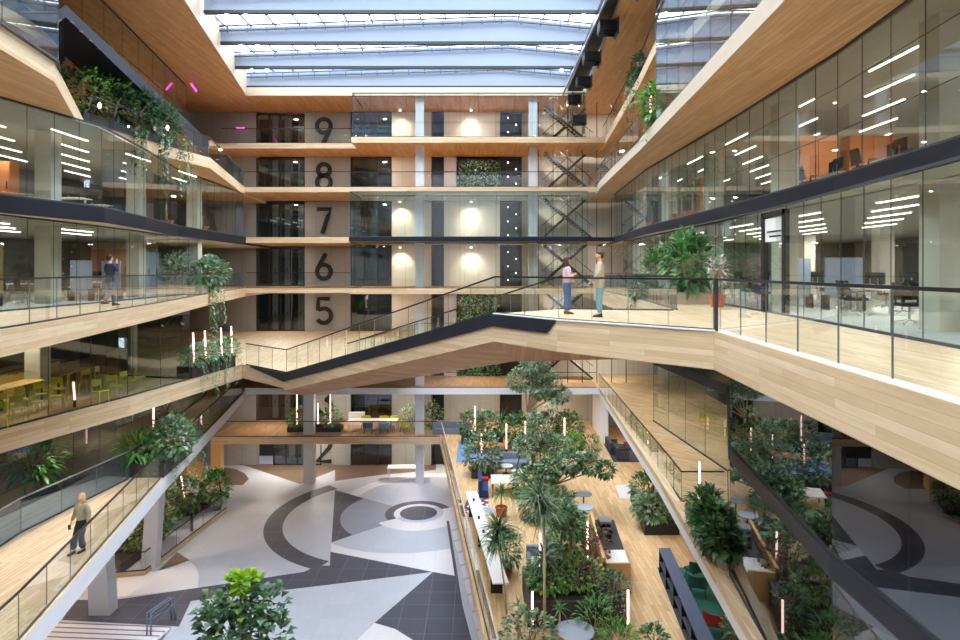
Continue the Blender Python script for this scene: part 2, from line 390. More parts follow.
# --- roof ring, reveal and skylight
ringL=[(-9.5,-5),(-9.6,10),(-13.9,30.1),(-17,46.6)]; ringR=[(6.6,-5),(6.6,30),(7.7,46.6)]
zR=14.0
struct('ceiling_left',MB().prism(ringL+[(-17,WY+3),(XO_L,WY+3),(XO_L,-5)],zR,14.6,(0,1,1)),['oak_ceiling','white_reveal'],'oak-lined ceiling around the west side of the skylight')
struct('ceiling_right',MB().prism(ringR+[(7.7,WY+3),(XO_R,WY+3),(XO_R,-5)],zR,14.6,(0,1,1)),['oak_ceiling','white_reveal'],'oak-lined ceiling around the east side of the skylight')
struct('ceiling_back',MB().prism([(-17,46.6),(7.7,46.6),(7.7,WY+3),(-17,WY+3)],zR,14.6,(0,1,1)),['oak_ceiling','white_reveal'],'oak-lined ceiling above the lift core')
gy=[46.95-4.55*i for i in range(11)]
def sx(y):   # skylight's edges at depth y
    t=max(0,min(1,(y-10)/36.6)); return (-9.4-7.8*t,8.0)
rx=1.8
def gable(x,x0,x1,z0,z1): return z0+(z1-z0)*((x-x0)/(rx-x0) if x<rx else (x1-x)/(x1-rx))
for i,y in enumerate(gy):
    x0,x1=sx(y); ze,zr=15.76,16.34
    t=thing('roof_girder','skylight girder with pale blue fabric blind, %s from the lift core'%['first','second','third','fourth','fifth','sixth','seventh','eighth','ninth','tenth','eleventh'][i],'girder',(0,y,14.85),0,'skylight girders')
    MB().add([(x0,0,-.05),(x1,0,-.05),(x1,0,ze-15),(rx,0,zr-15),(x0,0,ze-15),(x0,.06,-.05),(x1,.06,-.05),(x1,.06,ze-15),(rx,.06,zr-15),(x0,.06,ze-15)],
        [(0,1,2,3,4),(9,8,7,6,5),(0,5,6,1),(1,6,7,2),(2,7,8,3),(3,8,9,4),(4,9,5,0)]).build('fabric_blind','blind_fabric',t)
    MB().box(x0,x1,-.08,.14,-.22,-.05).build('bottom_chord','black_metal',t)
    m=MB()
    for dz in (.0,.28): m.tube([(x0,-.25,ze-15+.02-dz),(rx,-.25,zr-15+.02-dz),(x1,-.25,ze-15+.02-dz)],.065,5)
    k=x0+.5
    while k<x1: g=gable(k,x0,x1,ze,zr)-15; m.tube([(k,-.25,g+.05),(k,-.25,g-.4)],.035,4); k+=1.15
    m.build('top_chord','truss_steel',t)
    m=MB()
    for px in (x0+1.2,x0+2.2,x1-1.6,x1-2.6): m.lathe([(.02,0),(.12,-.03),(.12,-.14)],(px,-.02,-.24),8)
    m.build('spotlight','spot_glow',t)
for i in range(len(gy)-1):
    ya,yb=gy[i],gy[i+1]; a0,a1=sx(ya); b0,b1=sx(yb); ze,zr=15.82,16.38
    win=thing('window_%d'%(i+1),None,None); win['kind']='structure'; win['label']='bay of skylight glazing between two girders'
    MB().add([(a0,ya,ze),(rx,ya,zr),(a1,ya,ze),(b0,yb,ze),(rx,yb,zr),(b1,yb,ze)],[(0,1,4,3),(1,2,5,4)]).build('skylight_glass','roof_glass',win)
    m=MB(); k=-18.0
    while k<8.1:
        if b0<k<a1 or a0<k<b1:
            g=gable(k,a0,a1,ze,zr) ; m.beam((k,ya,g-.05),(k,yb,gable(k,b0,b1,ze,zr)-.05),.07,.13)
        k+=1.45
    m.build('glazing_bar','truss_steel',win)
# skylight cheeks that close the gap between ring and glazing
struct('trim_2',MB().prism([(-9.5,-5),(-9.6,10),(-13.9,30.1),(-17,46.6),(-17.3,46.6),(-14.2,30.1),(-9.9,10),(-9.8,-5)],14.6,16.1),'white_reveal')
struct('trim_3',MB().box(8.0,8.2,-5,47.2,14.6,16.1),'black_steel')
struct('trim_4',MB().box(-17.3,8,47.2,47.4,14.6,16.3),'blue_steel')
# black service track with its boxes, under the east edge of the skylight
tr=thing('service_track','black maintenance track running under the east edge of the skylight','track',(0,0,0))
MB().prism([(6.0,14),(6.58,14),(6.58,30),(7.4,46.2),(6.3,46.2),(6.0,30)],14.2,14.75).build('rail_beam','black_steel',tr)
MB().prism([(5.85,20),(5.95,20),(6.05,46.4),(5.95,46.4)],13.95,14.1).build('side_rail','silver',tr)
wn=['beside the first girder from the core','beside the second girder from the core','beside the third girder from the core','beside the fourth girder from the core','beside the fifth girder from the core']
def service_box():
    t=thing('winch_box','','winch box',(0,0,0),0,'winch boxes under the skylight edge')
    MB().box(-.55,.55,-.5,.5,-.45,.2).build('housing','black_metal',t)
    MB().box(.55,.65,-.6,.6,-.7,.3).build('bracket','rail_metal',t)
    m=MB()
    for y in (-.3,.1,.4): m.tube([(-.5,y,-.5),(.5,y,-.5)],.08,8)
    m.build('drum','black_steel',t); return t
sb=service_box()
for i,y in enumerate((46.2,41.9,37.2,32.5,27.8)):
    o=sb if i==0 else copy_tree(sb); o.location=(6.45+(.3 if i<2 else 0),y,13.72); o.scale=(.8,.8,.8); o['label']='black winch box hanging under the skylight edge '+wn[i]
o=copy_tree(sb); o.location=(7.0,45.6,12.1); o['label']='black winch box hanging lowest, in front of level nine'
MB().beam((6.6,45.6,11),(6.6,45.6,14),.08,.08).beam((7.4,45.6,11),(7.4,45.6,14),.08,.08).build('hanger_frame','black_metal',thing('hanging_frame','black frame that carries the lowest winch box below the ceiling','frame',(0,0,0)))
# ---------------------------------------------------------------- columns
nc=[0]
def column(x,y,z0,z1,w=.6,d=.6,m='column_paint',top=None):
    nc[0]+=1; n='column_%d'%nc[0]
    if top is None: mb=MB().box(x-w/2,x+w/2,y-d/2,y+d/2,z0,z1)
    else:
        tx,tw=top; vs=[]
        for (cx,cw,z) in ((x,w,z0),(tx,tw,z1)):
            vs+=[(cx-cw/2,y-d/2,z),(cx+cw/2,y-d/2,z),(cx+cw/2,y+d/2,z),(cx-cw/2,y+d/2,z)]
        mb=MB().add(vs,[(3,2,1,0),(4,5,6,7),(0,1,5,4),(1,2,6,5),(2,3,7,6),(3,0,4,7)])
    struct(n,mb,m)
SLB={9:.4,8:.36,7:.3,6:.4,5:.36,4:.46,3:.5}
for x in (-4.45,3.9):
    for l in range(3 if x>0 else 2,10):
        top=zR if l==9 else LZ[l+1]-SLB[l+1]
        column(x,47.35,LZ[l],top,.62,.5)
for l in (2,3): column(-12.6,47.3,LZ[l],LZ[l+1]-(.5 if l==2 else .46),.75,.6)
column(-19.2,46.8,LZ[2],LZ[3]-.5,.7,.6,'oak_plain')
# offices: concrete columns
for l in (6,7):
    for y in (7.4,13.6,20.7,27.0,33.3,39.6):
        column(9.85,y,LZ[l],LZ[l+1]-TH_R[l+1],.62,.62,'concrete')
    for y in (14,20.7,27,33.3): column(17,y,LZ[l],LZ[l+1]-TH_R[l+1],.6,.6,'concrete')
    for y in (18.3,24.6,30.9,37.2): column(-16.6,y,LZ[l],LZ[l+1]-TH_L[l+1],.62,.62,'concrete')
for y in (18.3,24.6,30.9): column(-17,y,LZ[5],LZ[6]-.6,.6,.6,'column_paint')
column(-17.3,29.4,LZ[2],LZ[4]-.62,.95,.7,'column_paint',(-17.6,.7)); column(-17.35,33.7,LZ[2],LZ[4]-.62,.75,.6,'column_paint',(-16.9,.7))
struct('wall_stair_side',MB().box(-20.6,-19.9,44.9,46.2,LZ[2],LZ[2]+1.9),'oak_plain')
# ---------------------------------------------------------------- glass walls
nw=[20]
def curtain(path,z0,z1,step,glass='pane',label=None,frame=None,bars=(),jt=.014):
    """a glazed wall along a plan path: one pane sheet of real thickness, joints, transoms"""
    nw[0]+=1; w=thing('window_%d'%nw[0],None,None); w['kind']='structure'
    if label: w['label']=label
    g=MB(); j=MB()
    for a,b in zip(path,path[1:]):
        d=Vector((b[0]-a[0],b[1]-a[1])); d.normalize(); n=Vector((-d.y,d.x))*.012
        g.prism([(a[0]-n.x,a[1]-n.y),(b[0]-n.x,b[1]-n.y),(b[0]+n.x,b[1]+n.y),(a[0]+n.x,a[1]+n.y)],z0,z1)
        for z in bars: j.beam((a[0],a[1],z),(b[0],b[1],z),jt,jt)
        j.beam((a[0],a[1],z0+.03),(b[0],b[1],z0+.03),.06,.06); j.beam((a[0],a[1],z1-.03),(b[0],b[1],z1-.03),.06,.06)
    for p in walk(path,step): j.beam((p[0],p[1],z0),(p[0],p[1],z1),jt,jt)
    g.build('glass_pane',glass,w); j.build('joint_frame',frame or 'joint',w); return w
def offs(path,dx): return [(x+dx,y) for x,y in path]
curtain([(7.95,2)]+offs(RE[7][1:8],.08),LZ[7],6.7,1.1,'pane','glass office front of level seven, east side',bars=(LZ[7]+1.1,LZ[7]+2.2))
RW6=[(7.5,-2),(7.6,6),(7.9,10.5),(8.6,17),(9.2,25),(9.2,41)]
curtain(RW6,LZ[6],3.18,1.1,'pane','glass office front of level six, east side')
curtain([(5.5,-4)]+offs(RE[8][1:2],.1)+[(7.0,25.4),(8.1,26.2)],LZ[8],zR,1.9,'pane','tall glass screen on the edge of level eight, east side',bars=(LZ[8]+2.9,))
curtain(offs(G5[:3],.06),LZ[5],LZ[6]-.82,2.1,'pane_mirror','dark glass front of level five, east side')
curtain(offs(G5[2:5],.06),LZ[5],LZ[6]-.82,2.1,'pane','recessed glass front of level five, east side')
curtain(offs(G5[:3],.06),LZ[4],LZ[5]-.34,2.1,'pane_mirror','dark glass front of level four, east side')
curtain(offs(G5[2:5],.06),LZ[4],LZ[5]-.34,2.1,'pane','recessed glass front of level four, east side')
curtain([(-10.7,-4),(-10.8,9),(-11.5,15.4),(-12.0,18.2),(-15.5,23.9)],LZ[8],zR,2.2,'pane','tall glass screen on the edge of level eight, west side')
curtain([(-17.0,-4),(-17.4,28),(-20.2,44)],LZ[9],zR,2.4,'pane','glass front of level nine, west side')
curtain(offs(LE[7][1:7],-.1),LZ[7],LZ[8]-.55,1.15,'pane','glass office front of level seven, west side')
curtain([(-14.3,-2),(-14.9,19.8),(-14.95,25),(-15.6,35.4),(-20,36.5)],LZ[6],LZ[7]-.55,1.25,'pane','glass office front of level six, west side')
curtain([(-13.1,-4),(-14.95,16),(-14.75,19.6),(-13.6,24.7),(-13.0,28.6),(-19,30.4)],LZ[5],LZ[6]-.6,1.7,'pane_cafe','glass cafe front of level five, west side')
curtain([(-16.2,4),(-16.6,20),(-16.2,25.5),(-17.0,34),(-18.8,44)],LZ[4],LZ[5]-.72,2.0,'pane_dark','dark glass front of level four, west side')
for l,y in ((9,BY+.15),(7,44.9+.15),(6,BY-.3)):
    top=zR if l==9 else LZ[l+1]-.36 if l==7 else LZ[7]-.3
    curtain([(-9.15,y+4),(-9.15,y),(7.6,y)],LZ[l],top,1.25,'pane','glass front of the level %s lobby'%{9:'nine',7:'seven',6:'six'}[l],bars=(LZ[l]+1.1,) if l==9 else ())
# office ceilings inside the glass line
def ceil(n,poly,z,m='office_ceiling'): struct('ceiling_%d'%n,MB().prism(poly,z-.04,z-.005),m)
ceil(1,offs(RE[7][0:8],.2)+[(XO_R,45),(XO_R,-5)],6.7)
ceil(2,[(-14.9,-5),(-15.1,16),(-14.95,19.6),(-14.2,23.7),(-14.9,28),(-16.1,33.5),(-17.2,44),(XO_L,44),(XO_L,-5)],6.65)
ceil(3,[(9.4,-5),(9.4,41),(XO_R,45),(XO_R,-5)],3.18); ceil(4,[(-15.6,-5),(-15.8,35),(XO_L,37),(XO_L,-5)],3.05)
# timber or plaster partitions standing inside
struct('floor_6_office_east',MB().prism([(7.62,-5),(7.7,6),(8.0,10.5),(8.7,17),(9.3,25),(9.3,41),(XO_R,41),(XO_R,-5)],.001,.012),'office_carpet')
struct('floor_6_office_west',MB().prism([(-14.4,-5),(-15,19.8),(-15.05,25),(-15.7,35.3),(XO_L,38),(XO_L,-5)],.001,.012),'office_carpet')
np_=[0]
def partition(x0,x1,y0,y1,z0,h,m,label=None):
    np_[0]+=1; struct('wall_inner_%d'%np_[0],MB().box(x0,x1,y0,y1,z0,z0+h),m,label)
partition(16.5,24.9,44.5,44.7,LZ[6],3.15,'office_wall'); partition(9.6,24.9,45.2,45.4,LZ[7],3.05,'office_wall')
partition(19.0,19.2,8,42,LZ[7],3.05,'office_wall'); partition(-24.2,-24,6,43,LZ[7],3.0,'office_wall'); partition(-25.2,-25,6,43,LZ[6],3.0,'office_wall')
partition(-24,-20,39.5,39.7,LZ[6],3.0,'cream_panel')
partition(-22.2,-22,5,40,LZ[5],2.9,'dark_recess'); partition(-22.2,-22,5,40,LZ[4],2.8,'oak_face_dark')
struct('wall_rear_added',MB().box(XO_L,XO_R,-5.4,-5,LZ[2],16.5),'white_paint','plain unseen wall added behind the viewer against sky reflections')  # unseen, added to keep the open sky out of the glass reflections
partition(12.5,12.7,6,44,LZ[5],2.7,'dark_recess'); partition(15.5,15.7,6,44,LZ[4],2.9,'dark_recess')
partition(8.6,20,49.5,49.7,LZ[3],3,'concrete_panel'); partition(-22,-21.8,28,50,LZ[2],6.5,'oak_face_dark')
# ---------------------------------------------------------------- lift lobbies and numbers, level by level
def stroke_digit(d):
    def A(cx,cy,r,a0,a1,n=18,ry=None): return [(cx+r*math.cos(R(a0+(a1-a0)*i/n)),cy+(ry or r)*math.sin(R(a0+(a1-a0)*i/n))) for i in range(n+1)]
    if d==9: return [A(0,.28,.34,0,360,28),A(-.05,.28,.39,0,-62,8)[0:1]+[(.33,.2),(.12,-.28),(-.05,-.62)]]
    if d==8: return [A(0,.32,.29,0,360,26),A(0,-.29,.34,0,360,28)]
    if d==7: return [[(-.34,.6),(.34,.6),(.2,.25),(-.08,-.62)]]
    if d==6: return [A(0,-.28,.34,0,360,28),[(.1,.62),(-.14,.2),(-.33,-.18)]]
    if d==5: return [[(.3,.6),(-.26,.6),(-.3,.06)]+A(0,-.24,.36,125,-150,22)]
    if d==3: return [A(0,.3,.3,150,-80,16),A(0,-.28,.35,80,-150,20)]
    if d==2: return [A(0,.27,.33,160,-35,16)+[(-.34,-.6),(.38,-.6)]]
def ribbon(mb,pts,off,w,y,mi):
    closed=math.dist(pts[0],pts[-1])<1e-6; n=len(pts); L=[];Rr=[]
    for i,p in enumerate(pts):
        a=pts[i-1] if i else (pts[-2] if closed else p); b=pts[i+1] if i<n-1 else (pts[1] if closed else p)
        dx,dz=b[0]-a[0],b[1]-a[1]; l=math.hypot(dx,dz) or 1; nx,nz=-dz/l,dx/l
        L.append((p[0]+nx*(off+w/2),p[1]+nz*(off+w/2))); Rr.append((p[0]+nx*(off-w/2),p[1]+nz*(off-w/2)))
    for i in range(n-1):
        a,b,c,d=L[i],L[i+1],Rr[i+1],Rr[i]
        mb.add([(a[0],y,a[1]),(b[0],y,b[1]),(c[0],y,c[1]),(d[0],y,d[1]),(a[0],y+.08,a[1]),(b[0],y+.08,b[1]),(c[0],y+.08,c[1]),(d[0],y+.08,d[1])],
            [(0,1,2,3),(7,6,5,4),(4,5,1,0),(6,7,3,2),(0,3,7,4),(1,5,6,2)],mi)
word={2:'two',3:'three',5:'five',6:'six',7:'seven',8:'eight',9:'nine',4:'four'}
for l in (2,3,5,6,7,8,9):
    s=1.62; z=LZ[l]+(1.62 if l!=2 else 1.3); x=-12.55
    t=thing('wall_number','large black outlined number %s on the lift-core wall'%word[l],'number',(x,WY-.1,z),0,'level numbers')
    m=MB()
    for st in stroke_digit(l):
        pts=[(a*s,b*s) for a,b in st]
        ribbon(m,pts,.1,.13,0,0); ribbon(m,pts,-.1,.13,0,0); ribbon(m,pts,0,.1,.03,1)
    m.build('numeral',['black_metal','dark_recess'],t)
# lift lobby screens
def lobby_screen():
    t=thing('lobby_screen','','screen',(0,0,0),0,'lift lobby screens')
    m=MB(); H=3.1
    for x in (0,.98,1.9,2.8,3.8): m.box(x-.05,x+.05,-.06,.06,0,H)
    m.box(0,3.8,-.06,.06,H-.12,H); m.box(0,3.8,-.06,.06,0,.1); m.build('black_frame','black_metal',t)
    MB().box(0,3.8,-.01,.01,.1,H-.1).build('screen_glass','pane_dark',t)
    for x in (1.15,2.15,3.25):
        p=MB().box(x-.2,x+.22,.9,1.1,0,H).build('lobby_panel','cream_panel',t); MB().box(x-.03,x+.03,.86,.9,1.2,1.45).build('call_plate','black_metal',p)
    MB().box(0,3.8,2.2,2.4,0,H).build('lobby_back','dark_recess',t)
    return t
ls=lobby_screen(); ls.location=(-17.95,WY+.05,LZ[9])
ls['label']='black framed glass lift lobby screen on level nine'
for l in (8,7,6,5,4,3,2): 
    o=copy_tree(ls,(-17.95 if l>2 else -16.6,WY+.05,LZ[l])); o['label']='black framed glass lift lobby screen on level '+word[l]
# --- back wall elements by level
nd=[0]
def door(x0,x1,z,h,m='dark_door',label='dark doorway in the back wall',y=WY,frame=None):
    nd[0]+=1; t=thing('door_%d'%nd[0],None,None); t['kind']='structure'; t['label']=label
    MB().box(x0,x1,y+.25,y+.3,z,z+h).build('door_leaf',m,t)
    MB().box(x0,x0+.06,y-.04,y+.3,z,z+h).box(x1-.06,x1,y-.04,y+.3,z,z+h).box(x0,x1,y-.04,y+.3,z+h-.08,z+h).build('door_frame',frame or 'black_metal',t)
    MB().tube([(x0+.15,y+.18,z+.9),(x0+.15,y+.18,z+1.3)],.02,6).build('door_handle','rail_metal',t)
H=3.14
for l in range(2,10):
    z=LZ[l]; hh=3.2 if l==9 else 3.6-SLB.get(l+1,.4)
    # cream and service walls, set between openings
    struct('wall_core_a_%d'%l,MB().box(-7.1,-3.9,WY,WY+.3,z,z+hh),'cream_panel' if l>3 else 'concrete_panel')
    if l in (9,7,6): struct('wall_core_b_%d'%l,MB().box(-2.9,1.6,WY,WY+.3,z,z+hh),'cream_panel')
    elif l in (8,5,4): struct('wall_core_b_%d'%l,MB().box(-2.9,-1.9,WY,WY+.3,z,z+hh),'pink_wall')
    else: struct('wall_core_b_%d'%l,MB().box(-2.9,1.6,WY,WY+.3,z,z+hh),'concrete_panel')
    door(-3.9,-2.9,z,hh,label='tall dark lift door in the cream wall, level '+word[l])
    # glazed meeting rooms west of the cream wall
    door(-10.4,-7.1,z,hh,'dark_door',label='dark glazed room front, level '+word[l])
    nw[0]+=1; w=thing('window_%d'%nw[0],None,None); w['kind']='structure'
    MB().box(-10.3,-7.15,WY-.02,WY+.02,z,z+hh-.05).build('glass_pane','pane_dark',w)
    m=MB(); [m.box(x-.03,x+.03,WY-.04,WY+.04,z,z+hh) for x in (-9.3,-8.2)]; m.build('joint_frame','black_metal',w)
    door(1.65,3.35,z,hh,'dark_door',label='dark lift opening with lit buttons, level '+word[l])
# living walls
def living_wall(l,x0=-1.8,x1=1.6):
    z=LZ[l]; hh=3.0
    t=thing('living_wall','planted green wall in a black frame beside the dark lift opening, level '+word[l],'green wall',(0,WY-.1,z),0,'living walls')
    MB().box(x0,x1,0,.2,0,hh).build('backing_tray','black_metal',t)
    m=MB()
    for i in range(1100):
        x=random.uniform(x0,x1); zz=random.uniform(.1,hh-.05); n=.5+.5*math.sin(x*2.3+zz*1.7+l)
        mi=0 if random.random()<.22 else (1 if random.random()<.5*n else (2 if random.random()<.6 else 3))
        if random.random()<.08 and zz>1.4: mi=4 if l!=5 else 5
        m.leaf((x,-.02,zz),(random.uniform(-1,1),-.7,random.uniform(-.9,.5)),random.uniform(.18,.34),random.uniform(.1,.2),mi)
    m.build('foliage',['leaf_black','leaf_mid','leaf_fresh','leaf_pale','bloom','bloom_red'],t)
for l in (8,5,4): living_wall(l)
# lit buttons / small lamps in the dark openings
for l in range(6,10):
    z=LZ[l]; 
    t=thing('lamp_column','','lamp column',(2.6,WY+.1,z),0,'lamp columns in the lift openings'); t['label']='black post of small white lamps in the lift opening, level '+word[l]
    MB().box(-.05,.05,-.05,.05,0,2.8).build('lamp_post','black_metal',t)
    m=MB()
    for zz in (.5,1.05,1.6,2.2,2.75): m.lathe([(.02,-.06),(.07,0),(.02,.06)],(-.35 if int(zz*2)%2 else .3,-.1,zz),8)
    m.build('small_lamp','spot_glow',t)
# scissor stairs east of the second column
def stair_flights():
    t=thing('scissor_stair','','stair',(0,0,0),0,'scissor stairs by level')
    for (xa,za,xb,zb,y) in ((.3,3.2,4.0,.1,.9),(3.7,3.3,.2,.2,2.0)):
        m=MB().beam((xa,y,za),(xb,y,zb),.05,.17); m.beam((xa,y+.9,za),(xb,y+.9,zb),.05,.17)
        f=m.build('flight','black_steel',t)
        s=MB(); n=18
        for i in range(n):
            q=lerp((xa,za),(xb,zb),(i+.5)/n); s.box(q[0]-.13,q[0]+.13,y+.06,y+.84,q[1],q[1]+.05)
        s.build('tread','cream_panel',f)
        h=MB().tube([(xa,y,za+1),(xb,y,zb+1)],.03,5)
        for i in range(7):
            q=lerp((xa,za),(xb,zb),(i+.5)/7); h.tube([(q[0],y,q[1]+.1),(q[0],y,q[1]+1)],.015,4)
        h.build('handrail','rail_metal',f)
    return t
st=stair_flights(); st.location=(4.7,WY-3.0,LZ[9]); st['label']='dark scissor stair behind the glass at level nine'
for l in (8,7,6,5,4): o=copy_tree(st,(4.7,WY-3.0,LZ[l])); o['label']='dark scissor stair behind the glass at level '+word[l]
# thin black posts of the stair enclosure
for l in range(4,10):
    nw[0]+=1; w=thing('window_%d'%nw[0],None,None); w['kind']='structure'; z=LZ[l]; y=WY-3.3
    MB().box(4.4,12,y-.01,y+.01,z,z+3.15).build('glass_pane','pane_clear',w)
    m=MB(); [m.box(x-.025,x+.025,y-.03,y+.03,z,z+3.15) for x in (4.4,5.5,6.6,7.7,8.8,9.9,11)]; m.build('joint_frame','black_metal',w)
# ================================================================= FOOTBRIDGE
B=[(-9.3,30.4,-3.6),(.4,19.0,0),(2.0,16.6,0),(4.98,13.6,0)]
Ff=[(-6.8,33.2,-3.6),(2.7,21.3,0),(6.3,20.6,0)]
br=thing('footbridge','oak-clad footbridge with black stringer crossing the atrium from level six down to level five','bridge')
def dn(p,d,dx=0,dy=0): return (p[0]+dx,p[1]+dy,p[2]-d)
MB().add([B[0],B[1],Ff[1],Ff[0],dn(B[0],.3),dn(B[1],.3),dn(Ff[1],.3),dn(Ff[0],.3)],[(0,1,2,3),(7,6,5,4),(3,2,6,7)]).build('sloping_deck','oak_floor',br)
MB().add([B[1],B[2],B[3],Ff[2],Ff[1]]+[dn(p,.3) for p in (B[1],B[2],B[3],Ff[2],Ff[1])],[(0,1,2,3,4),(9,8,7,6,5),(3,8,9,4)]).build('landing','oak_floor',br)
K=[dn(B[0],1.15,.75,.45),dn(B[1],1.5,.64,.63),(4.2,17.4,-1.12),(5.1,13.9,-.84)]
q0=B[0]; q1=B[1]; Q2=(1.78,16.93,-.37)
bl=MB(); T0=(-11.7,32.65,-3.6)
bl.add([T0,B[0],B[1],B[2],Q2,dn(B[1],.37),dn(B[0],.4),dn(T0,.05)],[(0,1,6,7),(1,2,5,6),(2,3,4,5)])
n=(-.03,-.03)
bl.v=[(x+n[0],y+n[1],z) for x,y,z in bl.v]; base=list(bl.v)
bl.add([(x+.02,y+.02,z) for x,y,z in base],[(7,6,1,0),(6,5,2,1),(5,4,3,2)]); bl.add([base[i] for i in (0,1,2,3)]+[(base[i][0]+.09,base[i][1]+.09,base[i][2]) for i in (0,1,2,3)],[(0,4,5,1),(1,5,6,2),(2,6,7,3)])
bl.build('stringer','black_steel',br,)
MB().add([dn(B[0],.4),dn(B[1],.36),Q2,(2.0,16.6,0),B[3],dn(B[3],.82),dn((2.0,16.6,0),.82),dn(B[1],.82),dn(B[0],.82)],[(8,7,1,0),(7,6,2,1),(6,3,2),(6,5,4,3)]).build('side_cladding','oak_face',br)
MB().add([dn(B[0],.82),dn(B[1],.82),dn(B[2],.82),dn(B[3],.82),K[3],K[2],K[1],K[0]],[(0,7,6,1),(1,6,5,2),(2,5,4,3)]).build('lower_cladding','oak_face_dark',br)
MB().add([K[0],K[1],K[2],K[3],dn(Ff[2],.82),dn(Ff[1],.8),dn(Ff[0],.8)],[(0,6,5,1),(1,5,4,2),(2,4,3)]).add([dn(Ff[0],.8),dn(Ff[1],.8),dn(Ff[2],.82),Ff[2],Ff[1],Ff[0]],[(0,5,4,1),(1,4,3,2)]).add([B[0],dn(B[0],.82),K[0],dn(Ff[0],.8),Ff[0]],[(0,1,2,3,4)]).build('underside','oak_face',br)
m=MB()
for a,b in ((B[1],B[2]),(B[2],B[3])): m.beam((a[0],a[1],.012),(b[0],b[1],.012),.07,.03)
m.build('edge_strip','white_paint',br)
# ================================================================= BALUSTRADES
def balustrade(path,label,step=1.25,h=1.1,glass='pane_clear',rail='black_metal',base='rail_metal',dx=0,rr=.028,cat='balustrade',group='glass balustrades'):
    t=thing('glass_balustrade',label,cat,(0,0,0),0,group)
    P=[(p[0]+dx,p[1],p[2]) for p in path]
    w=walk(P,step); m=MB()
    for a,b in zip(w,w[1:]):
        va,vb=Vector(a),Vector(b); d=(vb-va); L=d.length; d/=L; nn=Vector((-d.y,d.x,0)).normalized()*.007
        a2=va+d*.012; b2=vb-d*.012; vs=[]
        for p in (a2,b2):
            for zz in (.03,h-.03):
                vs+=[p-nn+Vector((0,0,zz)),p+nn+Vector((0,0,zz))]
        MB().add(vs,[(0,2,6,4),(1,5,7,3)],0).add(vs,[(0,1,3,2),(4,6,7,5),(2,3,7,6),(0,4,5,1)],1).build('glass_panel',[glass,'glass_edge'],t)
    for a,b in zip(P,P[1:]): m.beam((a[0],a[1],a[2]+.02),(b[0],b[1],b[2]+.02),.05,.05)
    m.build('base_channel',base,t)
    m=MB()
    for a,b in zip(P,P[1:]): m.beam((a[0],a[1],a[2]+h),(b[0],b[1],b[2]+h),.05,.045)
    m.build('handrail',rail,t); return t
def z3(path,z): return [(x,y,z) for x,y in path]
balustrade(z3([(4.42,2),(4.7,6.16),(5.06,13.5)],0),'long glass balustrade with black handrail beside the broad oak walkway',1.2,base='white_paint')
balustrade([(5.0,13.75,0),(2.05,16.7,0),(.45,19.08,0),(-9.22,30.5,-3.6),(-12.1,33.1,-3.6)],'glass balustrade along the near edge of the footbridge, in front of the couple',1.15)
balustrade([(6.2,20.5,0),(2.7,21.2,0),(-6.85,33.1,-3.6),(-4.4,45.4,-3.6)],'glass balustrade along the far edge of the footbridge, behind the couple',1.3)
balustrade(z3([(6.4,20.8),(7.0,27.7),(7.9,43),(8.1,45.2)],0),'level six balustrade running from the footbridge to the lift core, oak edge',1.4)
balustrade(z3([(-8.5,-3),(-10.5,13.9),(-12.6,25),(-15.1,36),(-16.8,45.5)],0),'balustrade of the oak gallery where the man in a navy jacket walks',1.45)
balustrade(z3([(-16.8,46.0),(-9.25,46.0)],0),'level six balustrade in front of the lift lobby',1.5)
balustrade(z3([(-4.2,45.8),(8.0,45.8)],-3.6),'level five balustrade in front of the living wall',1.5)
balustrade(z3([(-16.9,45.6),(7.8,45.6)],LZ[8]),'level eight balustrade across the lift core',1.5)
balustrade(z3([(-19.4,48.0),(-9.25,48.0)],LZ[9]),'level nine balustrade in front of the lift lobby',1.5)
balustrade(z3([(-15.7,25.7),(-14.25,33.7),(-16.8,45.4)],LZ[8]),'level eight balustrade below the black stair, beside the trailing plants',1.4)
balustrade(z3([(-17.05,28.2),(-19.8,44)],LZ[9]),'level nine balustrade above the black stair',1.5)
balustrade(z3([(7.3,26.2),(7.88,31.5),(9.1,47.3)],LZ[9]),'level nine balustrade on the narrow oak gallery with trailing ivy',1.5)
balustrade(z3([(7.15,28.9),(7.98,42),(8.2,45.4)],LZ[8]),'level eight balustrade beyond the tall glass screen, east side',1.5)
balustrade(z3([(-8.5,2),(-10.6,14.7),(-13.0,25.9),(-16.4,44)],LZ[4]),'balustrade along the white-edged walkway where the blonde woman walks',1.35)
balustrade(z3([(-14.3,10),(-14.75,19.6),(-14.85,20.7),(-14.3,25.9),(-15.2,33)],LZ[4]),'bluish glass balustrade with silver handrail on the inner side of the white-edged walkway',1.5,1.12,'pane_blue','silver')
balustrade(z3([(-16.4,46.3),(8.4,46.3)],LZ[4]),'level four balustrade above the white beam',1.6)
balustrade(z3([(8.5,45.8),(7.55,25.9),(7.4,23.5),(8.95,23.5)],LZ[4]),'balustrade with kinked end beside the herringbone gallery',1.5)
balustrade(z3([(-19.2,46.5),(-3.1,46.5)],LZ[3]),'level three balustrade in front of the white meeting table',1.5)
balustrade(z3([(-2.75,45.9),(.3,20.9),(1.7,9)],LZ[3]),'balustrade with oak cap between the garden deck and the ground-floor hall',1.5,1.15,'pane_clear','oak_face')
gr=[at(110,578,LZ[2]),at(145,575,LZ[2]),at(226,512,LZ[2])]
balustrade(z3([(g[0],g[1]) for g in gr],LZ[2]+.25),'low glass balustrade with oak base around the sunken planting on the ground floor',1.5,.95,'pane_clear','black_metal')
m=MB()
for a,b in zip(gr,gr[1:]): m.beam((a[0],a[1],LZ[2]+.12),(b[0],b[1],LZ[2]+.12),.1,.24)
tag(m.build('oak_kerb','oak_face'),'oak kerb under the low ground-floor balustrade','kerb')
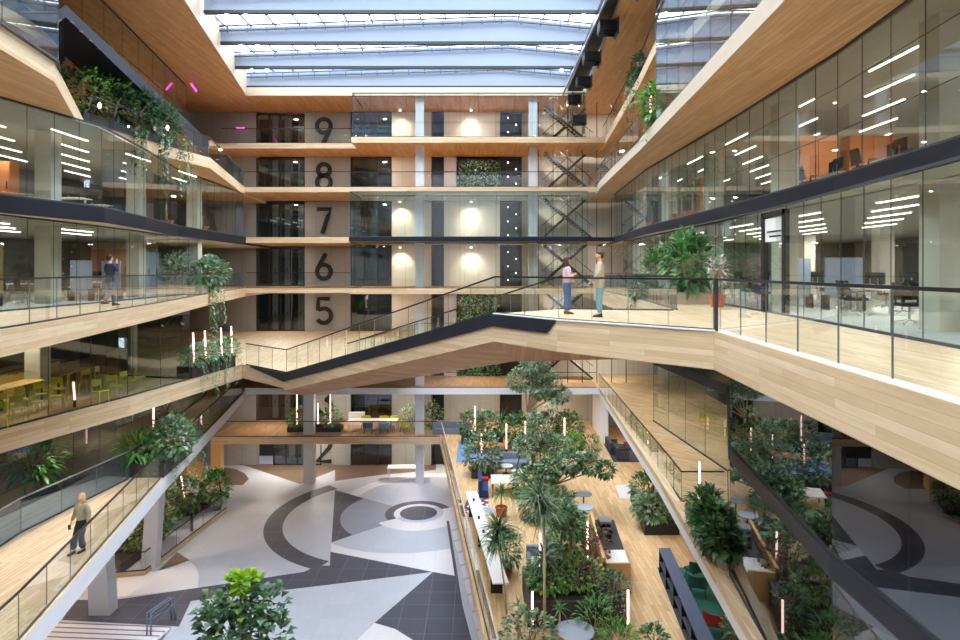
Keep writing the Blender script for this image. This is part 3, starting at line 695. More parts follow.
# frame posts where rails end
def post(x,y,z,h,label): tag(MB().box(x-.04,x+.04,y-.04,y+.04,z,z+h).build('rail_post','rail_metal'),label,'post')
post(5.04,13.68,.0,1.12,'dark post where bridge and walkway handrails meet')
# black stair down from level nine on the west side
t=thing('black_stair','black steel stair slanting down from level nine behind trailing plants','stair')
a=(-15.9,24.2,11.2); b=(-15.1,35.6,7.5)
for dx,nm in ((0,'stringer'),(-1.6,'stringer')):
    MB().add([(a[0]+dx,a[1],a[2]+.35),(b[0]+dx,b[1],b[2]+1.0),(b[0]+dx,b[1],b[2]-.1),(a[0]+dx,a[1],a[2]-.1),(a[0]+dx-.06,a[1],a[2]+.35),(b[0]+dx-.06,b[1],b[2]+1.0),(b[0]+dx-.06,b[1],b[2]-.1),(a[0]+dx-.06,a[1],a[2]-.1)],
      [(0,1,2,3),(7,6,5,4),(0,4,5,1),(3,2,6,7),(0,3,7,4),(1,5,6,2)]).build(nm,'black_steel',t)
m=MB(); n=22
for i in range(n):
    q=lerp(a,b,(i+.5)/n); m.box(q[0]-1.6,q[0],q[1]-.2,q[1]+.2,q[2]-.05,q[2])
m.build('tread','oak_face_dark',t)
MB().add([(a[0],a[1]+.1,a[2]-.12),(a[0]-1.6,a[1]+.1,a[2]-.12),(b[0]-1.6,b[1]-3.2,b[2]+.95),(b[0],b[1]-3.2,b[2]+.95),(a[0],a[1]+.1,a[2]-.2),(a[0]-1.6,a[1]+.1,a[2]-.2),(b[0]-1.6,b[1]-3.2,b[2]+.87),(b[0],b[1]-3.2,b[2]+.87)],[(0,1,2,3),(7,6,5,4),(0,4,5,1),(2,6,7,3)]).build('soffit_plate','black_steel',t)
m=MB(); 
for (x,y) in ((-16.3,38),(-16.6,39.5),(-17,41)): m.box(x-.05,x+.05,y-.05,y+.05,LZ[8],LZ[8]+3)
# ground stair and its blue-grey rail
x0,y0=at(62,622,LZ[2]); x1,y1=at(172,628,LZ[2])
t=thing('ground_steps','broad pale steps at the edge of the ground-floor hall','steps')
m=MB()
for i in range(5): m.prism([(x0-2,y0-.1-i*.5),(x1,y1-.1-i*.5),(x1,y1-3.5),(x0-2,y0-3.5)],LZ[2]-.05,LZ[2]+.09*(i+1))
m.build('step','tile_white',t)
m=MB()
for i in range(5): m.beam((x0-2,y0-.1-i*.5,LZ[2]+.09*(i+1)),(x1,y1-.1-i*.5,LZ[2]+.09*(i+1)),.06,.02)
m.build('nosing','tile_dark_warm',t)
t=thing('stair_handrail','short blue-grey metal handrail on the ground-floor steps','handrail')
for dx in (0,.16):
    a=at(147,640,LZ[2]); m=MB(); X,Y=a[0]+dx,a[1]
    m.tube([(X,Y,LZ[2]+.2),(X,Y,LZ[2]+1.15),(X+.3,Y+1.4,LZ[2]+1.1),(X+.35,Y+1.45,LZ[2]+.05)],.035,6); m.tube([(X,Y,LZ[2]+.85),(X+.3,Y+1.4,LZ[2]+.8)],.025,5)
    m.build('rail','blue_steel',t)
# ================================================================= CEILING LIGHTS
def strip():
    t=thing('linear_light','','ceiling light',(0,0,0),0,'x')
    MB().box(-.024,.024,-1.1,1.1,-.03,0).build('diffuser','strip_glow',t)
    MB().box(-.045,.045,-1.13,1.13,0,.04).build('housing','white_paint',t); return t
s0=strip(); used=False; rows=['first','second','third','fourth','fifth','sixth','seventh']
def lights(xs,ys,z,lab,grp):
    global used
    for j,x in enumerate(xs):
        for k,y in enumerate(ys):
            yy=y+(2.5 if j%2 else 0)
            o=s0 if not used else copy_tree(s0); used=True
            o.location=(x,yy,z-.04); o['label']='thin white ceiling light, %s row in from the glass, %s'%(rows[j],lab); o['group']=grp+', '+rows[j]+' row'
lights([10.4,11.8,13.2,14.6,16,17.4],[6,11,16,21,26,31,36],6.66,'level seven office east','linear lights of level seven east')
lights([10.6,12.0,13.4,14.8,16.2],[6,11,16,21,26,31,36],3.14,'level six office east','linear lights of level six east')
lights([-16,-17.5,-19,-20.5,-22],[10,15,20,25,30,35],6.61,'level seven office west','linear lights of level seven west')
lights([-17,-18.6,-20.2],[12,17,22,27],3.01,'level six office west','linear lights of level six west')
# lights added to brighten the interiors, no fittings modelled; spots for the wall washers
nl=[0]
def lamp(x,y,z,e,r=.12,col=(1,.9,.76),spot=None,blend=.6,aim=None):
    nl[0]+=1
    d=bpy.data.lights.new('interior_light','SPOT' if spot else 'AREA'); d.energy=e; d.color=col
    if spot: d.spot_size=R(spot); d.spot_blend=blend; d.shadow_soft_size=r
    else: d.shape='DISK'; d.size=.32
    o=bpy.data.objects.new('lamp_light',d); C.objects.link(o); o.location=(x,y,z)
    if aim: o.rotation_euler=(Vector(aim)-Vector((x,y,z))).to_track_quat('-Z','Y').to_euler()
    return o
WARM=(1,.9,.77)
for l,ex in ((7,3.04),(6,3.12)):
    for y in (9,16,20.8,29.5,37): lamp(12.5,y,LZ[l]+ex,(150 if l==7 else 260),.15,(1,.93,.82)); lamp(17.5,y+2,LZ[l]+ex,(130 if l==7 else 230),.15,(1,.93,.82))
for l in (7,6):
    for y in (11,18,25,32): lamp(-18.6,y,LZ[l]+2.98,210,.15,(1,.9,.74))
for y in (14,19,24): lamp(-17.2,y,LZ[5]+2.96,105,.12,(1,.8,.5))
for y in (20,32,40): lamp(-18.8,y,LZ[4]+2.85,90,.12,WARM)
for y in (12,22,34): lamp(9.8 if y>25 else 9,y,LZ[5]+2.74,12,.12,WARM)
for y,e_ in ((20,30),(30,80),(36,70),(42,70)): lamp(12.5,y,LZ[4]+3.22,e_,.12,WARM)
for x in (-16,-12.5,-5.5,-.6): lamp(x,49.2,LZ[2]+3.07,160,.1,WARM)
for x in (-16,-11,-6,-.5,5): lamp(x,49,LZ[3]+3.1,130,.1,WARM)
for l in range(4,10):
    for x,e_ in ((-15.5,120),(-8,140),(-.5,150),(6,240),(9.5,150)): lamp(x,49.2,(zR if l==9 else LZ[l+1]-(SLB[l+1] if x>-9 or l+1 in (9,6,4) else .4))-.02,e_,.1,(1,.93,.84))
for y in (22,29,36,43): lamp(14 if y<40 else 12,y,LZ[3]+2.96,150,.12,WARM)
for y in (27,33,40): lamp(-19.5,y,LZ[4]-.66,220,.15,(1,.8,.6))
for y in (13,18,23): lamp(-15.0,y,LZ[5]-.74,120,.12,(1,.95,.88))  # added to brighten the white-edged walkway
# wall washers over the cream walls
for l in (9,7,6):
    zt=LZ[l]+3.05
    for i,x in enumerate((-6.3,-.7)):
        tag(MB().lathe([(.09,0),(.09,.08)],(x,WY-1.1,zt-.02),10).build('wall_washer','spot_glow'),'small round wall washer above the %s cream wall, level %s'%(('narrow','wide')[i],word[l]),'spotlight',None)
        lamp(x,WY-1.0,zt-.12,260,.05,(1,.9,.74),95,.9,(x,WY,zt-1.6))
# spotlights tracks in front of levels 7 and 6
def track(z,lab):
    t=thing('spotlight_track',lab,'track light',(0,0,z)); 
    MB().box(-8.8,7.4,47.6,47.68,-.05,0).build('track_rail','black_metal',t)
    for k,x in enumerate((-7.6,-5.6,-2.6,-.4,1.4,4.6,6.6)):
        s=MB().tube([(x,47.6,-.05),(x,47.55,-.2)],.03,5).tube([(x,47.6,-.15),(x-.04,47.35,-.32)],.085,8); s.build('spot_head','white_paint',t)
track(LZ[8]-.36,'white spotlights on a track under level eight'); track(LZ[7]-.3,'white spotlights on a track under the navy band of level seven')
# LED tubes
def tube_light(x,y,z,h,label,lean=0):
    t=thing('light_tube',label,'light tube',(x,y,z),0,'upright pink-white light tubes')
    MB().tube([(0,0,.25),(lean,0,h)],.038,8).build('glowing_tube','tube_glow',t)
    MB().tube([(0,0,0),(0,0,.25)],.05,8).build('socket','black_metal',t)
# ================================================================= PLANTS
def sph():
    while True:
        v=Vector((random.uniform(-1,1),random.uniform(-1,1),random.uniform(-1,1)))
        if .05<v.length<1: return v
def f_bush(m,c,r,n,ls,lw=.45,nm=3,droop=.35,surf=.45):
    n=int(n*1.35); lw=lw*1.15 if lw>.4 else lw; droop*=.6
    c=Vector(c); r=Vector(r if isinstance(r,(list,tuple)) else (r,r,r))
    for i in range(n):
        v=sph(); v=v.normalized()*(surf+(1-surf)*v.length)*random.uniform(.8,1.06)
        p=c+Vector((v.x*r.x,v.y*r.y,v.z*r.z)); d=v.normalized()+Vector((random.uniform(-.5,.5),random.uniform(-.5,.5),random.uniform(-.1,.5)))
        L=ls*random.uniform(.7,1.3); m.leaf(p,d,L,L*lw,int(random.random()**1.4*nm),droop)
def f_rosette(m,c,n,L,w,nm=2,droop=1.0,up=(-.2,1.2)):
    for i in range(n):
        a=random.uniform(0,2*PI); e=random.uniform(*up)
        m.blade(c,(math.cos(a),math.sin(a),e),L*random.uniform(.75,1.15),w,int(random.random()*nm),droop,4)
def f_vine(m,p,length,ls,nm=2,sway=.12,mi0=0):
    q=Vector(p); n=int(length/(ls*.55)); pts=[q.copy()]
    for i in range(n):
        q=q+Vector((random.uniform(-sway,sway)*ls*2,random.uniform(-sway,sway)*ls*2,-length/n)); pts.append(q.copy())
        for s in (-1,1): m.leaf(q,(s*random.uniform(.4,1),random.uniform(-.8,.5),random.uniform(-.6,.2)),ls*random.uniform(.8,1.2),ls*.6,mi0+int(random.random()*nm),.4)
    return pts
def planter(name,poly,z,h,label,mat='planter_dark',soil=.08):
    cx=sum(p[0] for p in poly)/len(poly); cy=sum(p[1] for p in poly)/len(poly)
    t=thing(name,label,'planter',(cx,cy,z)); q=[(x-cx,y-cy) for x,y in poly]; inn=[(x*.93,y*.93) for x,y in q]
    a=sum(q[i][0]*q[(i+1)%len(q)][1]-q[(i+1)%len(q)][0]*q[i][1] for i in range(len(q)))
    if a<0: q.reverse(); inn.reverse()
    n=len(q); vs=[(x,y,0) for x,y in q]+[(x,y,h) for x,y in q]+[(x,y,h) for x,y in inn]+[(x,y,h-soil) for x,y in inn]
    fs=[tuple(range(n))[::-1]]
    for i in range(n):
        j=(i+1)%n; fs+=[(i,j,n+j,n+i),(n+i,n+j,2*n+j,2*n+i),(2*n+i,2*n+j,3*n+j,3*n+i)]
    MB().add(vs,fs).build('box',mat,t)
    MB().prism([(x*.995,y*.995) for x,y in inn],h-soil-.03,h-soil).build('soil','soil',t); return t
def pot(r,h,m='terracotta'):
    return MB().lathe([(r*.7,0),(r,h),(r*1.06,h),(r*1.06,h+.04),(r*.9,h+.04),(r*.88,h-.05)],n=14)
def plant(name,label,loc,fol,mats,stems=None,potr=None,poth=.3,potm='terracotta',bark='bark',group=None,cat='plant'):
    t=thing(name,label,cat,loc,0,group)
    fol.build('foliage',mats,t)
    if stems: stems.build('stem',bark,t)
    if potr:
        pot(potr,poth).build('pot',potm,t)
    return t
DARK=['leaf_mid','leaf_deep','leaf_blue','leaf_pale']; MIX=['leaf_mid','leaf_deep','leaf_fresh','leaf_pale']; PALE=['leaf_pale','leaf_mid','leaf_blue']
def bush(label,x,y,z,r,n,ls,mats=DARK,name='leafy_plant',h0=None,lw=.5,droop=.35,vines=(),potr=None,poth=.3,potm='terracotta',group=None):
    rr=r if isinstance(r,tuple) else (r,r,r*.85); base=(poth if potr else 0)
    m=MB(); c=(0,0,base+(h0 if h0 is not None else rr[2]*.9))
    f_bush(m,c,rr,n,ls,lw,len(mats),droop)
    for (vx,vy,vz,L,l2) in vines: f_vine(m,(vx,vy,base+vz),L,l2,len(mats))
    s=MB()
    for k in range(5):
        a=k*2*PI/5; s.tube([(0.04*math.cos(a),.04*math.sin(a),base),(rr[0]*.3*math.cos(a),rr[1]*.3*math.sin(a),c[2]),(rr[0]*.6*math.cos(a),rr[1]*.6*math.sin(a),c[2]+rr[2]*.4)],[.03,.02,.01],4)
    return plant(name,label,(x,y,z),m,mats,s,potr,poth,potm,group=group)
def spiky(label,x,y,z,trunk,L,n,w=.07,mats=('leaf_mid','leaf_deep'),heads=None,name='dracaena',droop=1.0,potr=None,poth=.35,lean=(0,0),potm='terracotta',tr=.04):
    base=poth if potr else 0; m=MB(); s=MB()
    top=(lean[0],lean[1],base+trunk)
    s.tube([(0,0,base-.02),(lean[0]*.4,lean[1]*.4,base+trunk*.5),top],[tr*1.2,tr,tr*.8],6)
    for hd in (heads or [(0,0,0)]):
        c=(top[0]+hd[0],top[1]+hd[1],top[2]+hd[2])
        if hd!=(0,0,0): s.tube([top,c],[tr*.7,tr*.5],5)
        f_rosette(m,c,n,L,w,len(mats),droop); f_rosette(m,(c[0],c[1],c[2]+L*.15),n//3,L*.7,w*.8,len(mats),droop*.5,(.8,3))
    return plant(name,label,(x,y,z),m,list(mats),s,potr,poth,potm,bark='bark_pale')
def tree(label,x,y,z,H,blobs,n,ls,mats,trunk=.07,bark='bark',name='indoor_tree',lw=.5,base=None):
    m=MB(); s=MB(); b=blobs; fork=(b[0][0]*.4,b[0][1]*.4,H*.45)
    s.tube([(0,0,0),(fork[0]*.5,fork[1]*.5,H*.22),fork],[trunk,trunk*.85,trunk*.7],7)
    tot=sum(q[3]**2 for q in b)
    for (bx,by,bz,br_) in b:
        s.tube([fork,((fork[0]+bx)/2+.08,(fork[1]+by)/2,(fork[2]+bz)/2+.1),(bx,by,bz)],[trunk*.55,trunk*.4,trunk*.2],5)
        for k in range(5):
            v=sph().normalized()*br_*.8; s.tube([(bx,by,bz-.1),(bx+v.x,by+v.y,bz+v.z*.7)],[trunk*.2,trunk*.06],4)
        f_bush(m,(bx,by,bz),(br_,br_,br_*.8),int(n*br_**2/tot),ls,lw,len(mats),.4,.35)
    return plant(name,label,(x,y,z),m,mats,s,bark=bark,cat='tree')
# --- garden on level three
g3=LZ[3]
def g(px,py): return at(px,py,g3)
# back-left planter with bushes
planter('planter_box',[(-1.3,45.6),(2.0,45.6),(2.0,44.3),(-1.3,44.3)],g3,.55,'long dark planter by the concrete wall at the far end of the garden')
bush('dark bushy plant at the left end of the far garden planter',-.6,44.9,g3+.5,(.9,.7,.9),300,.3); bush('bright broad-leaved plant in the middle of the far garden planter',.6,44.8,g3+.5,(.8,.6,.9),240,.36,MIX)
spiky('arching palm at the right end of the far garden planter',1.5,45.0,g3+.5,.7,1.7,16,.16,('leaf_mid','leaf_deep'),name='palm',droop=.9)
tube_light(-.35,44.6,g3+.5,2.1,'light tube standing in the far garden planter by the concrete wall')
# rug, low table and chairs
tag(MB().prism([g(459,441.5),g(504,441.5),g(500,462),g(456,462)],0.001,.02).build('rug','blue_rug',loc=(0,0,g3)),'plain blue rug at the far end of the garden','rug')
tag(MB().prism([g(470,492),g(488,492),g(489,513),g(462,513)],0.001,.02).build('rug','dotted_rug',loc=(0,0,g3)),'pink and plum speckled rug beside the garden balustrade','rug')
tag(MB().prism([(7.2,26),(10.5,26),(9.6,15),(6.4,15)],0.001,.02).build('rug','green_carpet',loc=(0,0,g3)),'deep green carpet beside the slate shelf bench','rug')
tag(MB().prism([(8.6,44.5),(10.8,44.5),(10.8,40.3),(8.4,40.3)],0.001,.02).build('rug','dark_grey_fabric',loc=(0,0,g3)),'charcoal rug under the dark armchairs','rug')
tag(MB().prism([(7.6,36.0),(8.7,36.0),(8.7,33.9),(7.4,33.9)],0.001,.02).build('rug','pink_wall',loc=(0,0,g3)),'dusty pink rug beside the garden planter with black props','rug')
def table(label,x,y,z,w,d,h,top='white_top',leg='black_metal',rz=0,name='table',group=None,rows_=None):
    t=thing(name,label,'table',(x,y,z),rz,group)
    MB().box(-w/2,w/2,-d/2,d/2,h-.04,h).build('table_top',top,t)
    for sx_,sy in ((-1,-1),(1,-1),(1,1),(-1,1)): MB().box(sx_*(w/2-.08)-.03,sx_*(w/2-.08)+.03,sy*(d/2-.08)-.03,sy*(d/2-.08)+.03,0,h-.04).build('leg',leg,t)
    return t
def round_table(label,x,y,z,r,h,top='grey_top',leg='rail_metal',sy=1):
    t=thing('round_table',label,'table',(x,y,z))
    MB().lathe([(r*.97,h-.04),(r,h-.03),(r,h-.01),(r*.97,h)],n=28,sy=sy).build('table_top',top,t)
    MB().lathe([(.04,0.03),(.035,h-.04)],n=8).build('pedestal',leg,t); MB().lathe([(r*.5,0),(r*.45,.03)],n=20).build('foot_plate',leg,t); return t
def sofa(label,x,y,z,w,d,rz,m='grey_fabric',seat=None,back_h=.8):
    t=thing('sofa',label,'sofa',(x,y,z),rz)
    MB().box(-w/2,w/2,-d/2,d/2,.1,.42).build('seat_cushion',seat or m,t); MB().box(-w/2,w/2,d/2-.2,d/2,.3,back_h).build('backrest',m,t)
    MB().box(-w/2,-w/2+.14,-d/2,d/2-.2,.42,.6).build('armrest',m,t); MB().box(w/2-.14,w/2,-d/2,d/2-.2,.42,.6).build('armrest',m,t)
    f=MB(); [f.box(a-.03,a+.03,b-.03,b+.03,0,.1) for a in (-w/2+.1,w/2-.1) for b in (-d/2+.1,d/2-.1)]; f.build('foot','black_metal',t); return t
def easy_chair(label,x,y,z,rz,m,leg='black_metal',group=None):
    t=thing('easy_chair',label,'chair',(x,y,z),rz,group)
    MB().prism([(-.3,-.28),(.3,-.28),(.33,.25),(-.33,.25)],.38,.46).build('seat',m,t)
    v=MB(); 
    for k in range(6):
        a0=R(20+k*140/6); a1=R(20+(k+1)*140/6)
        v.prism([(.34*math.cos(a0),.3*math.sin(a0)),(.34*math.cos(a1),.3*math.sin(a1)),(.39*math.cos(a1),.35*math.sin(a1)),(.39*math.cos(a0),.35*math.sin(a0))],.44,.82)
    v.build('backrest',m,t)
    for a,b in ((-1,-1),(1,-1),(1,1),(-1,1)): MB().tube([(a*.22,b*.2,.38),(a*.3,b*.27,0)],.018,5).build('leg',leg,t)
    return t
table('low table with orange and yellow top on the blue rug',.35,42.6,g3,1.5,1.3,.5,'orange_top')
tag(MB().box(-.2,.2,-.14,.14,0,.02).build('open_book','white_top',loc=(.2,42.8,g3+.5)),'white open book on the orange low table','book'); tag(MB().box(-.18,.18,-.14,.14,0,.02).build('magazine','blue_rug',loc=(.75,42.4,g3+.5)),'blue magazine on the orange low table','magazine')
easy_chair('teal chair on the blue rug, west of the orange table',-.75,42.6,g3,R(90),'teal_fabric'); easy_chair('yellow chair on the blue rug, east of the orange table',1.45,42.8,g3,R(-90),'orange_top')
tube_light(.1,41.6,g3,1.5,'light tube in front of the orange low table'); tube_light(1.75,42.4,g3,1.9,'light tube at the corner of the blue rug')
bush('big round bush of pale green leaves beside the blue rug',.15,37.7,g3+.3,(1.15,1.0,1.15),620,.28,PALE+['leaf_deep']); planter('planter_box',[(-.5,38.3),(.8,38.3),(.8,37.1),(-.5,37.1)],g3,.4,'dark square planter under the big round bush')
sofa('long slate sofa with its back to the blue rug',1.75,39.3,g3,2.5,.9,0); round_table('small white round table in front of the slate sofa',1.55,38.0,g3,.42,.5,'white_top'); round_table('second small white round table, nearer the tall ficus',2.2,37.2,g3,.38,.45,'white_top')
table('oak-topped work table with a navy bench beside it',1.35,34.8,g3,1.5,1.5,.74,'cream_fabric')
t=thing('bench_seat','navy bench with a red end cushion beside the work table','bench',(.2,34.7,g3)); MB().box(-.25,.25,-.9,.8,.1,.45).build('bench_body','navy_fabric',t); MB().box(-.3,-.1,-.9,.9,.45,.95).build('backrest','navy_fabric',t); MB().box(-.26,.26,.55,.95,.45,.6).build('cushion','red_fabric',t)
bench_o=t
for (px,py,c_) in ((493,487,'red_fabric'),(497,491,'black_cloth')):
    X,Y=at(px,py,g3+.74); tag(MB().lathe([(.05,0),(.06,.08)],n=8).build('cup',c_,loc=(X,Y,g3+.74)),'small %s cup on the work table'%('red' if c_[0]=='r' else 'black'),'cup')
# center back planter + ficus
planter('planter_box',[(2.3,45.3),(6.2,45.3),(6.2,42.6),(2.3,42.6)],g3,.5,'wide dark planter under the tallest ficus')
bush('broad fern-like bush at the west end of the ficus planter',2.6,43.4,g3+.45,(1.1,1.1,1.0),420,.36,MIX); bush('mid-green bush right under the tallest ficus',4.3,43.8,g3+.45,(1.2,1.0,.95),420,.34,DARK); bush('lush bush at the east end of the ficus planter',6.0,43.6,g3+.45,(1.1,1.1,1.05),420,.34,MIX)
tree('tallest ficus with a pale clumped crown reaching the white beam',3.5,43.3,g3+.4,4.6,[(-.7,0,4.3,1.0),(.5,.1,4.7,1.0),(0,-.3,5.4,.9),(1.3,0,3.9,.9),(1.9,-.2,3.3,.7),(.6,-.3,3.7,.8)],2600,.26,['leaf_pale','leaf_blue','leaf_pale','leaf_mid'],.1,'bark_pale')
tube_light(3.0,42.4,g3+.4,1.7,'light tube at the west end of the ficus planter'); tube_light(5.6,42.4,g3+.4,1.9,'light tube at the east end of the ficus planter')
planter('planter_box',[(5.2,41.3),(6.6,41.3),(6.6,39.9),(5.2,39.9)],g3,.8,'white cube planter beside the ficus planter','white_top'); bush('lime green plant in the white cube planter',5.9,40.6,g3+.75,(.7,.6,.5),160,.28,['leaf_fresh','leaf_lime','leaf_mid'])
bush('potted bush with terracotta base beyond the white cube planter',7.0,40.4,g3,(.6,.6,.7),170,.26,MIX,potr=.3,poth=.35)
# slender tree in the middle of the garden
tree('slender ficus with thin bare trunk in the middle of the garden',3.4,35.2,g3,5.0,[(-.2,.3,3.3,.75),(.9,-.1,2.5,.75),(-.9,-.2,2.5,.7),(.2,0,1.7,.8),(.6,.2,4.6,.3),(-.4,0,4.0,.4)],1500,.21,['leaf_pale','leaf_mid','leaf_blue','leaf_pale'],.06)
tree('spreading ficus with dark leaves leaning east over the oak floor',4.0,31.6,g3,3.4,[(-.6,0,2.3,.6),(.5,.2,2.6,.65),(1.4,0,2.5,.55),(2.2,-.1,2.3,.45),(-1.3,.3,1.9,.55)],1300,.25,['leaf_mid','leaf_deep','leaf_blue','leaf_pale'],.07)
bush('dense bush at the foot of the slender ficus',2.9,34.2,g3,(1.3,1.0,.9),420,.3,DARK); bush('bush with grey-green leaves at the foot of the spreading ficus',3.3,31.0,g3,(1.4,1.0,.8),420,.34,PALE)
spiky('short broad-leaved palm between the two ficus trees',2.3,31.6,g3,.9,1.1,34,.12,('leaf_fresh','leaf_mid'),name='palm')
spiky('potted palm in the terracotta pot beside the speckled rug',1.05,31.4,g3,.7,.9,34,.1,('leaf_deep','leaf_mid'),potr=.3,poth=.45,name='palm')
round_table('pale round table half hidden behind the counter plants',.25,30.2,g3,.5,.74,'grey_top')
tag(MB().tube([(0,0,0),(.6,1.0,2.2)],.035,6).build('black_prop','black_metal',loc=(1.7,34.6,g3)),'slanting black prop pole beside the work table','pole')
# counter along the balustrade
t=thing('bar_counter','narrow white bar counter along the garden balustrade','counter',(0,0,g3))
MB().prism([(-.72,31.9),(-.15,31.9),(1.02,22.6),(.45,22.6)],1.0,1.06).build('counter_top','white_top',t)
for (x,y) in ((-.35,31.4),(.1,28),(.6,24),): MB().box(x-.2,x+.25,y-.05,y+.05,0,1).build('leg','black_metal',t)
for i,(x,y) in enumerate(((-.3,30.6),(-.05,28.4),(.15,26.9),(.35,25.2))):
    tag(MB().lathe([(.05,0),(.05,.12),(.02,.14)],n=8).build('bottle','black_metal',loc=(x,y,g3+1.06)),'small dark bottle on the white bar counter, '+['at its far end','second from the far end','third from the far end','nearest the dracaenas'][i],'bottle')
# tall dracaenas
spiky('dracaena with drooping crown nearest the garden balustrade',.95,22.5,g3,2.45,1.15,64,.1,('leaf_mid','leaf_blue','leaf_deep'),[(0,0,0),(0,.1,.45)],lean=(-.3,0))
spiky('tallest dracaena on a pale bare trunk in front of the big planter',2.15,21.3,g3,3.95,1.15,70,.11,('leaf_mid','leaf_blue','leaf_pale'),[(0,0,0),(-.2,.1,.4)],lean=(0,.1),tr=.05)
spiky('low dracaena with long leaves in the west corner of the big planter',2.3,22.9,g3+.85,.9,1.1,44,.11,('leaf_deep','leaf_blue'))
bush('potted bush in a terracotta pot beside the bar counter',1.0,25.4,g3,(.6,.7,.75),220,.24,DARK,potr=.33,poth=.4)
# big planter
planter('planter_box',[(1.6,21.6),(4.95,21.6),(4.95,24.2),(1.6,24.2)],g3,.9,'largest dark planter in the middle of the garden, near the oak bar')
bush('carpet of bright mixed plants filling the west of the largest planter',2.5,22.8,g3+.85,(.9,1.0,.4),380,.22,['leaf_fresh','leaf_mid','leaf_lime','leaf_deep']); bush('mixed low plants filling the middle of the largest planter',3.5,23.0,g3+.85,(.9,1.0,.45),380,.22,['leaf_mid','leaf_lime','leaf_deep','leaf_pale','leaf_red']); bush('trailing ivy at the east end of the largest planter',4.6,22.0,g3+.85,(.55,.6,.45),300,.14,['leaf_deep','leaf_mid','leaf_pale'],vines=((0,-.55,.1,.7,.1),(.2,-.55,.1,.8,.1),(-.2,-.5,.1,.4,.1)))
bush('dark red cordyline beside the oak bar',4.55,25.2,g3+.4,(.35,.35,.8),120,.4,['leaf_red','leaf_deep','leaf_red'],lw=.25,name='cordyline')
tree('small tree with orange-brown trunk rising from the largest planter',3.35,23.6,g3+.85,2.2,[(0,.1,1.9,.55),(-.3,0,2.3,.5)],320,.26,DARK,.06)
bush('tall fresh green bush west of the oak bar',3.7,26.6,g3,(.9,1.2,1.0),520,.32,['leaf_fresh','leaf_mid','leaf_blue','leaf_pale']); spiky('tall banana-like plant with upright leaves beside the oak bar',3.6,28.3,g3,.8,1.6,16,.3,('leaf_fresh','leaf_mid'),name='banana_plant',droop=.5)
tube_light(1.75,21.4,g3,1.35,'light tube at the west front corner of the largest planter'); tube_light(4.95,21.4,g3,1.4,'light tube at the east front corner of the largest planter')
tube_light(2.3,24.5,g3,2.0,'light tube behind the largest planter near the cream sofa'); tube_light(4.35,25.9,g3,1.9,'light tube beside the red cordyline')
sofa('cream sofa with grey back behind the largest planter',2.65,25.9,g3,1.5,.9,0,'grey_fabric','cream_fabric')
# oak bar
t=thing('coffee_bar','oak coffee bar with worktop recess, east of the planting','bar',(0,0,g3))
MB().prism([(4.6,24.0),(5.65,24.0),(5.65,24.1),(4.6,24.1)],0,1.1).build('end_panel','oak_plain',t)
MB().prism([(4.6,24.0),(4.72,24.0),(5.02,28.6),(4.9,28.6)],0,1.3).build('side_panel','oak_plain',t)
MB().prism([(4.72,24.1),(5.65,24.1),(5.98,28.6),(5.02,28.6)],0,.9).build('cabinet_body','oak_plain',t); MB().prism([(4.72,24.1),(5.65,24.1),(5.75,25.5),(4.82,25.5)],.9,.95).build('sink_top','white_top',t); MB().prism([(4.82,25.5),(5.75,25.5),(5.98,28.6),(5.02,28.6)],.9,.94).build('worktop','dark_recess',t)
t=thing('coffee_machine','black coffee machine on the dark worktop of the oak bar','coffee machine',(5.35,27.4,g3+.94)); MB().box(-.25,.25,-.3,.3,0,.12).box(-.25,.25,.05,.3,.12,.4).build('body','black_metal',t); MB().box(-.25,.25,-.3,.3,.4,.5).build('top_tray','silver',t); MB().tube([(0,-.1,.3),(0,-.3,.26)],.03,6).build('brew_handle','black_metal',t)
t=thing('coffee_grinder','slim black grinder beside the coffee machine','grinder',(5.3,26.4,g3+.94)); MB().box(-.1,.1,-.12,.12,0,.3).build('body','black_metal',t); MB().lathe([(.06,.3),(.12,.5)],n=10).build('hopper','dark_recess',t)
for i,(x,y) in enumerate(((5.1,25.2),(4.95,24.7))): tag(MB().lathe([(.04,0),(.05,.1)],n=8).build('coffee_cup','terracotta',loc=(x,y,g3+.95)),'terracotta cup on the white sink top of the oak bar, '+['the farther one','the nearer one'][i],'cup')
round_table('tall grey round table, the farther of two beyond the oak bar',5.15,31.8,g3,.42,1.0); round_table('tall grey round table, the nearer of two beyond the oak bar',4.85,30.0,g3,.45,1.0)
easy_chair('pale grey chair among plants beyond the banana plant',3.9,30.2,g3,R(30),'grey_fabric'); easy_chair('pale grey chair next to the tall round tables',4.4,28.9,g3,R(170),'grey_fabric')
round_table('grey oval table in front of the largest planter',3.0,20.2,g3,.62,.74)
bush('pale variegated plant near the foot of the dracaenas',1.5,20.2,g3,(.9,.6,.7),260,.24,PALE); spiky('small palm in front of the dark face of the largest planter',2.6,20.9,g3,1.0,.5,26,.06,('leaf_fresh','leaf_mid'),name='palm')
bush('bright green fern beside the oval grey table',3.7,20.7,g3,(.55,.45,.8),220,.3,['leaf_fresh','leaf_mid'],lw=.2); bush('low yellow-green plant east of the oval grey table',4.3,19.9,g3,(.6,.5,.6),180,.3,['leaf_mid','leaf_lime','leaf_fresh'],lw=.25); bush('small potted plant near the walkway, east of the largest planter',5.4,19.9,g3,(.4,.4,.4),110,.22,MIX,potr=.2,poth=.25)
spiky('thin small palm on a reed stem by the garden balustrade',1.25,20.8,g3,1.2,.5,20,.06,('leaf_mid','leaf_blue'),name='palm')
